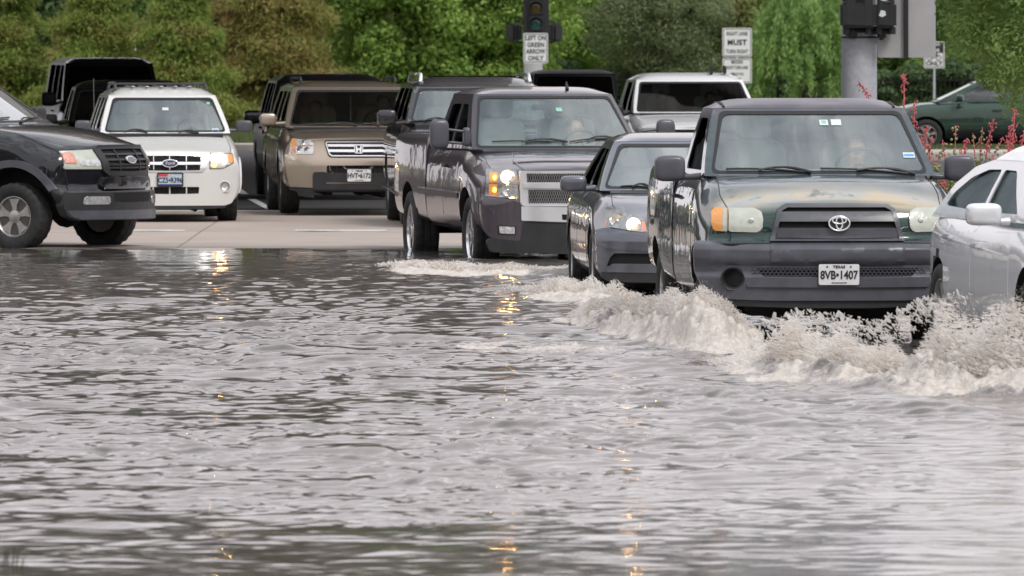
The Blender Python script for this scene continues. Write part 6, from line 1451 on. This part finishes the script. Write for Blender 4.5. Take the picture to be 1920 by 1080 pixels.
def water():
    # rows run away from the camera, columns fan out with the view but carry on far to both sides
    ys = [16,22,28,33]; y = 36.0
    while y < 99.6: ys.append(y); y += .020+.00042*(y-36)
    ys = np.array(ys); u = np.concatenate([[-45,-20,-8,-4,-2.4,-1.7,-1.35], np.linspace(-1.12,1.12,430), [1.35,1.7,2.4,4,8,20,45]])
    U, Y = np.meshgrid(u, ys); X = U*Y*.0565
    Z = np.zeros_like(X); r = np.random.default_rng(11)
    near = np.interp(Y, [30,37,41,43.5,46,52,60,72,80,88,93,96.5,98.3,99.3], [.18,.14,.20,.5,.8,.95,1.0,1.0,.85,.7,.45,.18,.05,0])
    patch = .78+.42*vnoise(X+3, Y, 1.4, 5, 1)+.22*vnoise(X, Y, .6, 2.2, 2)
    fade = np.clip((np.abs(U) < 1.3)*1.0+.0, 0, 1)
    patch = np.where(fade > 0, patch, .8)
    wx = X+.18*vnoise(X, Y, .8, .9, 5)+.05*vnoise(X, Y, .25, .3, 6); wy = Y+.25*vnoise(X, Y, .9, 1.0, 7)+.06*vnoise(X, Y, .3, .3, 8)
    for (n, a, b, st, sp, d0) in ((22,.6,1.8,.055,.6,-pi*.62),(38,.20,.48,.118,.8,-pi*.56),(44,.10,.20,.095,1.1,-pi/2)):
        kx, ky, A, ph = bumps(r, n, a, b, st, sp, d0); W = np.zeros_like(X)
        for i in range(n): W += A[i]*np.sin(kx[i]*wx+ky[i]*wy+ph[i])
        if a > .2: rms = W.std(); W = W+.28*(W*W/rms-rms)   # sharper crests
        if a < .2: W = W*(.75+.6*np.clip(vnoise(X, Y, .7, 2, 9), -1, 1))
        Z += W
    Z *= near*patch
    foam = np.zeros_like(X)
    for nm, wd, amp in SP:
        cx, cd, cz = CR[nm]; D0 = np.interp(X, cx, cd, left=-99, right=-99); h = np.interp(X, cx, cz, left=0, right=0); dy = Y-D0
        ins = (D0 > 0); wdt = np.where(dy < 0, .75, wd*1.5); g = np.where(ins, np.exp(-(dy/wdt)**2), 0)
        turb = .62+.30*vnoise(X, Y, .30, .5, 21)+.26*vnoise(X, Y, .11, .22, 22)+.20*vnoise(X, Y, .05, .10, 23)+.10*vnoise(X, Y, .025, .05, 25)
        Z += g*h*.42*amp*turb
        m = np.where(ins, np.exp(-(np.clip(dy+.5, None, 0)/.8)**2)*np.exp(-(np.clip(dy-1.2, 0, None)/1.5)**2), 0)*np.clip(h/.10, 0, 1)
        foam = np.maximum(foam, m*(.8+.5*vnoise(X, Y, .25, .8, 24)))
    # churned streaks ahead of the bow waves
    for (py, x0, x1, wpx, s) in ((655,800,1480,16,.55),(600,900,1140,12,.6),(700,1320,1960,22,.75),(590,1080,1420,12,.6),(520,940,1100,9,.4),(497,600,1000,7,.42),(560,980,1120,9,.35)):
        rr_ = YH+F*H/Y; pxs = CX+X/Y*F; g = np.exp(-((rr_-py-8*vnoise(X, Y, 1.1, 4, 31))/wpx)**2)*np.clip((pxs-x0)/90, 0, 1)*np.clip((x1-pxs)/90, 0, 1)
        foam = np.maximum(foam, s*g*(.75+.6*vnoise(X, Y, .22, .6, 32))); Z += g*s*(.012*vnoise(X, Y, .12, .2, 33)+.016*vnoise(X, Y, .2, .5, 34))
    foam = np.clip(foam, 0, 1)
    Z[Y > 99.3] = 0
    n = len(u); V_ = np.stack([X, Y, Z], -1).reshape(-1, 3); j, i = np.meshgrid(np.arange(len(ys)-1), np.arange(n-1), indexing='ij'); a = (j*n+i).ravel()
    o = npmesh('flood_water', V_, np.stack([a, a+1, a+n+1, a+n], 1), water_mat(), smooth=True); tag(o, kind='structure')
    at = o.data.attributes.new('foam', 'FLOAT', 'POINT'); at.data.foreach_set('value', foam.ravel().astype(np.float32)); return o
def water_mat():
    m, nt, out = new_mat('flood_water'); p = nt.nodes.new('ShaderNodeBsdfPrincipled'); v = texco(nt)
    setin(p, Base_Color=(.17,.145,.13,1), Roughness=.035, IOR=1.333, Specular_IOR_Level=.5)
    at = nt.nodes.new('ShaderNodeAttribute'); at.attribute_name = 'foam'
    vf = texco(nt, (1, .45, 1)); n0 = noise(nt, vf, 22, 7, .72, .5); n1 = noise(nt, vf, 4, 5, .65, .8)
    ad = nt.nodes.new('ShaderNodeMath'); ad.operation = 'ADD'; nt.links.new(n0, ad.inputs[0]); nt.links.new(n1, ad.inputs[1])
    am = nt.nodes.new('ShaderNodeMath'); am.operation = 'MULTIPLY_ADD'; am.inputs[1].default_value = .9; am.inputs[2].default_value = -.98; nt.links.new(ad.outputs[0], am.inputs[0])
    sm = nt.nodes.new('ShaderNodeMath'); sm.operation = 'MULTIPLY_ADD'; sm.inputs[1].default_value = 1.35; nt.links.new(at.outputs['Fac'], sm.inputs[0]); nt.links.new(am.outputs[0], sm.inputs[2])
    fr = nt.nodes.new('ShaderNodeMapRange'); fr.interpolation_type = 'SMOOTHSTEP'; fr.inputs[1].default_value = .30; fr.inputs[2].default_value = .75; nt.links.new(sm.outputs[0], fr.inputs[0])
    col = mixc(nt, fr.outputs[0], (.125,.11,.10), ramp(nt, n0, [(.3, (.42,.36,.31)), (.6, (.66,.605,.555))])); nt.links.new(col, p.inputs['Base Color'])
    rg = nt.nodes.new('ShaderNodeMapRange'); rg.inputs[3].default_value = .035; rg.inputs[4].default_value = .55; nt.links.new(fr.outputs[0], rg.inputs[0]); nt.links.new(rg.outputs[0], p.inputs['Roughness'])
    b1 = nt.nodes.new('ShaderNodeBump'); b1.inputs['Distance'].default_value = .010; b1.inputs['Strength'].default_value = .35; nt.links.new(noise(nt, texco(nt, (1,.8,1)), 14, 4, .6, .3), b1.inputs['Height'])
    b2 = nt.nodes.new('ShaderNodeBump'); b2.inputs['Distance'].default_value = .02; nt.links.new(fr.outputs[0], b2.inputs['Strength']); nt.links.new(n0, b2.inputs['Height']); nt.links.new(b1.outputs[0], b2.inputs['Normal'])
    sepw = nt.nodes.new('ShaderNodeSeparateXYZ'); nt.links.new(v, sepw.inputs[0])
    cal = nt.nodes.new('ShaderNodeMapRange'); cal.inputs[1].default_value = 98.5; cal.inputs[2].default_value = 94; cal.inputs[3].default_value = .02; cal.inputs[4].default_value = .12; nt.links.new(sepw.outputs[1], cal.inputs[0]); nt.links.new(cal.outputs[0], b1.inputs['Strength'])
    nt.links.new(b2.outputs[0], p.inputs['Normal']); nt.links.new(p.outputs[0], out.inputs[0]); return m
water()
# spray: thousands of torn drops and tongues, densest at the foot
def spray_mat():
    m, nt, out = new_mat('muddy_spray'); v = texco(nt); c = ramp(nt, noise(nt, v, 2.5, 5, .6), [(.35, (.78,.72,.66)), (.58, (.92,.89,.86))])
    p = nt.nodes.new('ShaderNodeBsdfPrincipled'); setin(p, Roughness=.35); nt.links.new(c, p.inputs['Base Color'])
    t = nt.nodes.new('ShaderNodeBsdfTranslucent'); nt.links.new(c, t.inputs[0]); q = nt.nodes.new('ShaderNodeBsdfTransparent')
    mx = nt.nodes.new('ShaderNodeMixShader'); mx.inputs[0].default_value = .45; nt.links.new(p.outputs[0], mx.inputs[1]); nt.links.new(t.outputs[0], mx.inputs[2])
    m2 = nt.nodes.new('ShaderNodeMixShader'); m2.inputs[0].default_value = .5; nt.links.new(mx.outputs[0], m2.inputs[1]); nt.links.new(q.outputs[0], m2.inputs[2]); nt.links.new(m2.outputs[0], out.inputs[0]); return m
M['spray'] = spray_mat()
ico = bmesh.new(); bmesh.ops.create_icosphere(ico, subdivisions=1, radius=1); IV = np.array([v.co[:] for v in ico.verts]); IF = np.array([[v.index for v in f.verts] for f in ico.faces]); ico.free()
def blobs(name, P, axis, ln, wd, mat, label):
    n = len(P); A = unit(axis); B = unit(np.cross(A, np.array([.3,.9,.2]))); C = np.cross(A, B)
    V_ = P[:, None, :]+IV[None, :, 0:1]*A[:, None, :]*ln[:, None, None]+IV[None, :, 1:2]*B[:, None, :]*wd[:, None, None]+IV[None, :, 2:3]*C[:, None, :]*wd[:, None, None]
    f = (IF[None]+(np.arange(n)*len(IV))[:, None, None]).reshape(-1, 3)
    o = npmesh(name, V_.reshape(-1, 3), f, mat, smooth=True); return tag(o, label, 'splash', kind='stuff')
def spray(nm, n, label, seed, depth, src, big=.02, airy=.2, clamp=None):
    r = np.random.default_rng(seed); cx, cd, cz = CR[nm]; w = np.maximum(cz, .02); cw = np.interp(np.linspace(cx[0], cx[-1], 400), cx, w); cw /= cw.sum()
    X = r.choice(np.linspace(cx[0], cx[-1], 400), n, p=cw)+r.normal(size=n)*.02; Hh = np.interp(X, cx, cz); D0 = np.interp(X, cx, cd)
    lump = .78+.28*vnoise(X+9, X*0, .34, 1, seed+1)+.20*vnoise(X, X*0, .10, 1, seed+2)
    t = r.beta(1.9, 1.5, n); air = r.uniform(size=n) < airy; t = np.where(air, r.beta(2.4, 1.5, n)*1.12, t)
    Z = Hh*lump*t; dep = r.uniform(-.25, 1, n)*depth*(1-.55*t)
    Y = D0+.15+dep+.25*t; P = np.stack([X, Y, Z+.01], 1)
    fl = vnoise(X*1.0, Z, .16, .12, seed+7); ax = np.stack([(X-src[0])*.9+fl*.9+r.normal(size=n)*.35, (Y-src[1])*.25+r.normal(size=n)*.15, .35+.7*(1-t)+.5*vnoise(X+5, Z, .2, .1, seed+8)+r.normal(size=n)*.35], 1)
    s = big*(1.15-.75*np.clip(t, 0, 1))*np.exp(r.normal(size=n)*.38); s = np.where(air, s*.42, s)
    return blobs('splash', P, ax, s*r.uniform(1.2, 4.0, n), s*.58, 'spray', label)
spray('big',26000,'tall white fan of spray along the door side of the silver sedan',5,.9,(4.4,63),.0105,.34)
spray('truck',13000,'beige curling bow wave at the front wheel of the green pickup',6,.7,(2.0,69),.0105,.14)
spray('sedan',3500,'small foamy bow wave at the wheel of the blue grey sedan',7,.5,(1.0,81),.010,.08)
spray('grey',4500,'low foam line around the wheels of the plum grey pickup',8,.6,(-.3,95),.010,.10)
# loose drops flung up in front of the green pickup's bumper
r = np.random.default_rng(9); n = 1500; a = r.uniform(0, 1, n)
px_ = 1440+a*360+r.normal(size=n)*22; top = np.interp(px_, [1430,1500,1560,1650,1730,1790], [600,580,585,600,555,550]); py_ = top+r.beta(1.3,2.2,n)*75; Dd = 64.5+r.uniform(-1.2,1.5,n)
P = np.stack([(px_-CX)/F*Dd, Dd, H-(py_-YH)/F*Dd], 1); s = .0062*np.exp(r.normal(size=n)*.5)
blobs('splash', P, np.stack([r.normal(size=n)*.5-.5, r.normal(size=n)*.3, .6+r.normal(size=n)*.3], 1), s*r.uniform(1.2,3,n), s*.7, 'spray', 'scattered drops flying in front of the green pickup bumper')

# parts may go three levels deep: lift anything deeper to its grandparent
def depth(o):
    d = 0
    while o.parent: o = o.parent; d += 1
    return d
for o in list(bpy.data.objects):
    while depth(o) > 2:
        p = o.parent; m_ = Matrix.Translation(p.location) @ Matrix.Translation(o.location); o.parent = p.parent; o.location = m_.translation
SC.view_layers[0].update()

# ================================================================== LIGHT, SKY, CAMERA
W = bpy.data.worlds.new('World'); SC.world = W; W.use_nodes = True; nt = W.node_tree; nt.nodes.clear()
ow = nt.nodes.new('ShaderNodeOutputWorld'); bg = nt.nodes.new('ShaderNodeBackground'); sky = nt.nodes.new('ShaderNodeTexSky')
sky.sky_type = 'NISHITA'; sky.sun_disc = False; sky.sun_elevation = radians(48); sky.sun_rotation = radians(215); sky.air_density = 1.5; sky.dust_density = 3
tc = nt.nodes.new('ShaderNodeTexCoord'); mp = nt.nodes.new('ShaderNodeMapping'); mp.inputs['Scale'].default_value = (1,1,1.3); nt.links.new(tc.outputs['Generated'], mp.inputs['Vector'])
c1 = noise(nt, mp.outputs[0], 5.0, 8, .56, .8)
cl = ramp(nt, c1, [(.38, (4.4,5.0,6.0)), (.50, (8.6,9.2,10.)), (.60, (15.,15.,15.))])
mask = ramp(nt, noise(nt, mp.outputs[0], 1.7, 5, .5, .3), [(.30, .85), (.5, 1.)])
sz_ = nt.nodes.new('ShaderNodeSeparateXYZ'); nt.links.new(tc.outputs['Generated'], sz_.inputs[0]); lo_ = nt.nodes.new('ShaderNodeMapRange'); lo_.interpolation_type = 'SMOOTHSTEP'; lo_.inputs[1].default_value = .35; lo_.inputs[2].default_value = .75; nt.links.new(sz_.outputs[2], lo_.inputs[0])
cl2 = mixc(nt, lo_.outputs[0], ramp(nt, c1, [(.3, (7.6,7.2,7.6)), (.6, (9.9,9.45,9.8))]), cl)
nt.links.new(mixc(nt, mask, sky.outputs[0], cl2), bg.inputs['Color']); bg.inputs['Strength'].default_value = .10
nt.links.new(bg.outputs[0], ow.inputs['Surface'])
sd = bpy.data.lights.new('sun', 'SUN'); sd.energy = 1.5; sd.angle = radians(16); sd.color = (1,.96,.9); so = bpy.data.objects.new('sun', sd); COL.objects.link(so)
# sun behind the camera, over its right shoulder, high behind thin cloud
az = radians(215); el = radians(48); dirv = Vector((sin(az)*cos(el)*-1, cos(az)*cos(el), sin(el)))
dirv = Vector((.45, -.62, .9)).normalized(); so.rotation_euler = dirv.to_track_quat('Z', 'Y').to_euler()
sky.sun_elevation = math.asin(dirv.z); sky.sun_rotation = atan2(dirv.x, dirv.y)
cam = bpy.data.cameras.new('camera'); co = bpy.data.objects.new('camera', cam); COL.objects.link(co); SC.camera = co
co.location = (0,0,H); co.rotation_euler = (radians(90),0,0); cam.sensor_width = 36; cam.lens = 36*F/1920; cam.shift_y = -(540-YH)/1920
cam.clip_start = 1; cam.clip_end = 3000; cam.dof.use_dof = True; cam.dof.focus_distance = 80; cam.dof.aperture_fstop = 11
SC.view_settings.view_transform = 'Standard'; SC.view_settings.look = 'None'; SC.view_settings.exposure = .28; SC.view_settings.gamma = 1
SC.cycles.use_denoising = True; SC.cycles.max_bounces = 8; SC.cycles.transparent_max_bounces = 48; SC.cycles.sample_clamp_indirect = 60
SC.render.resolution_x = 1024; SC.render.resolution_y = 576
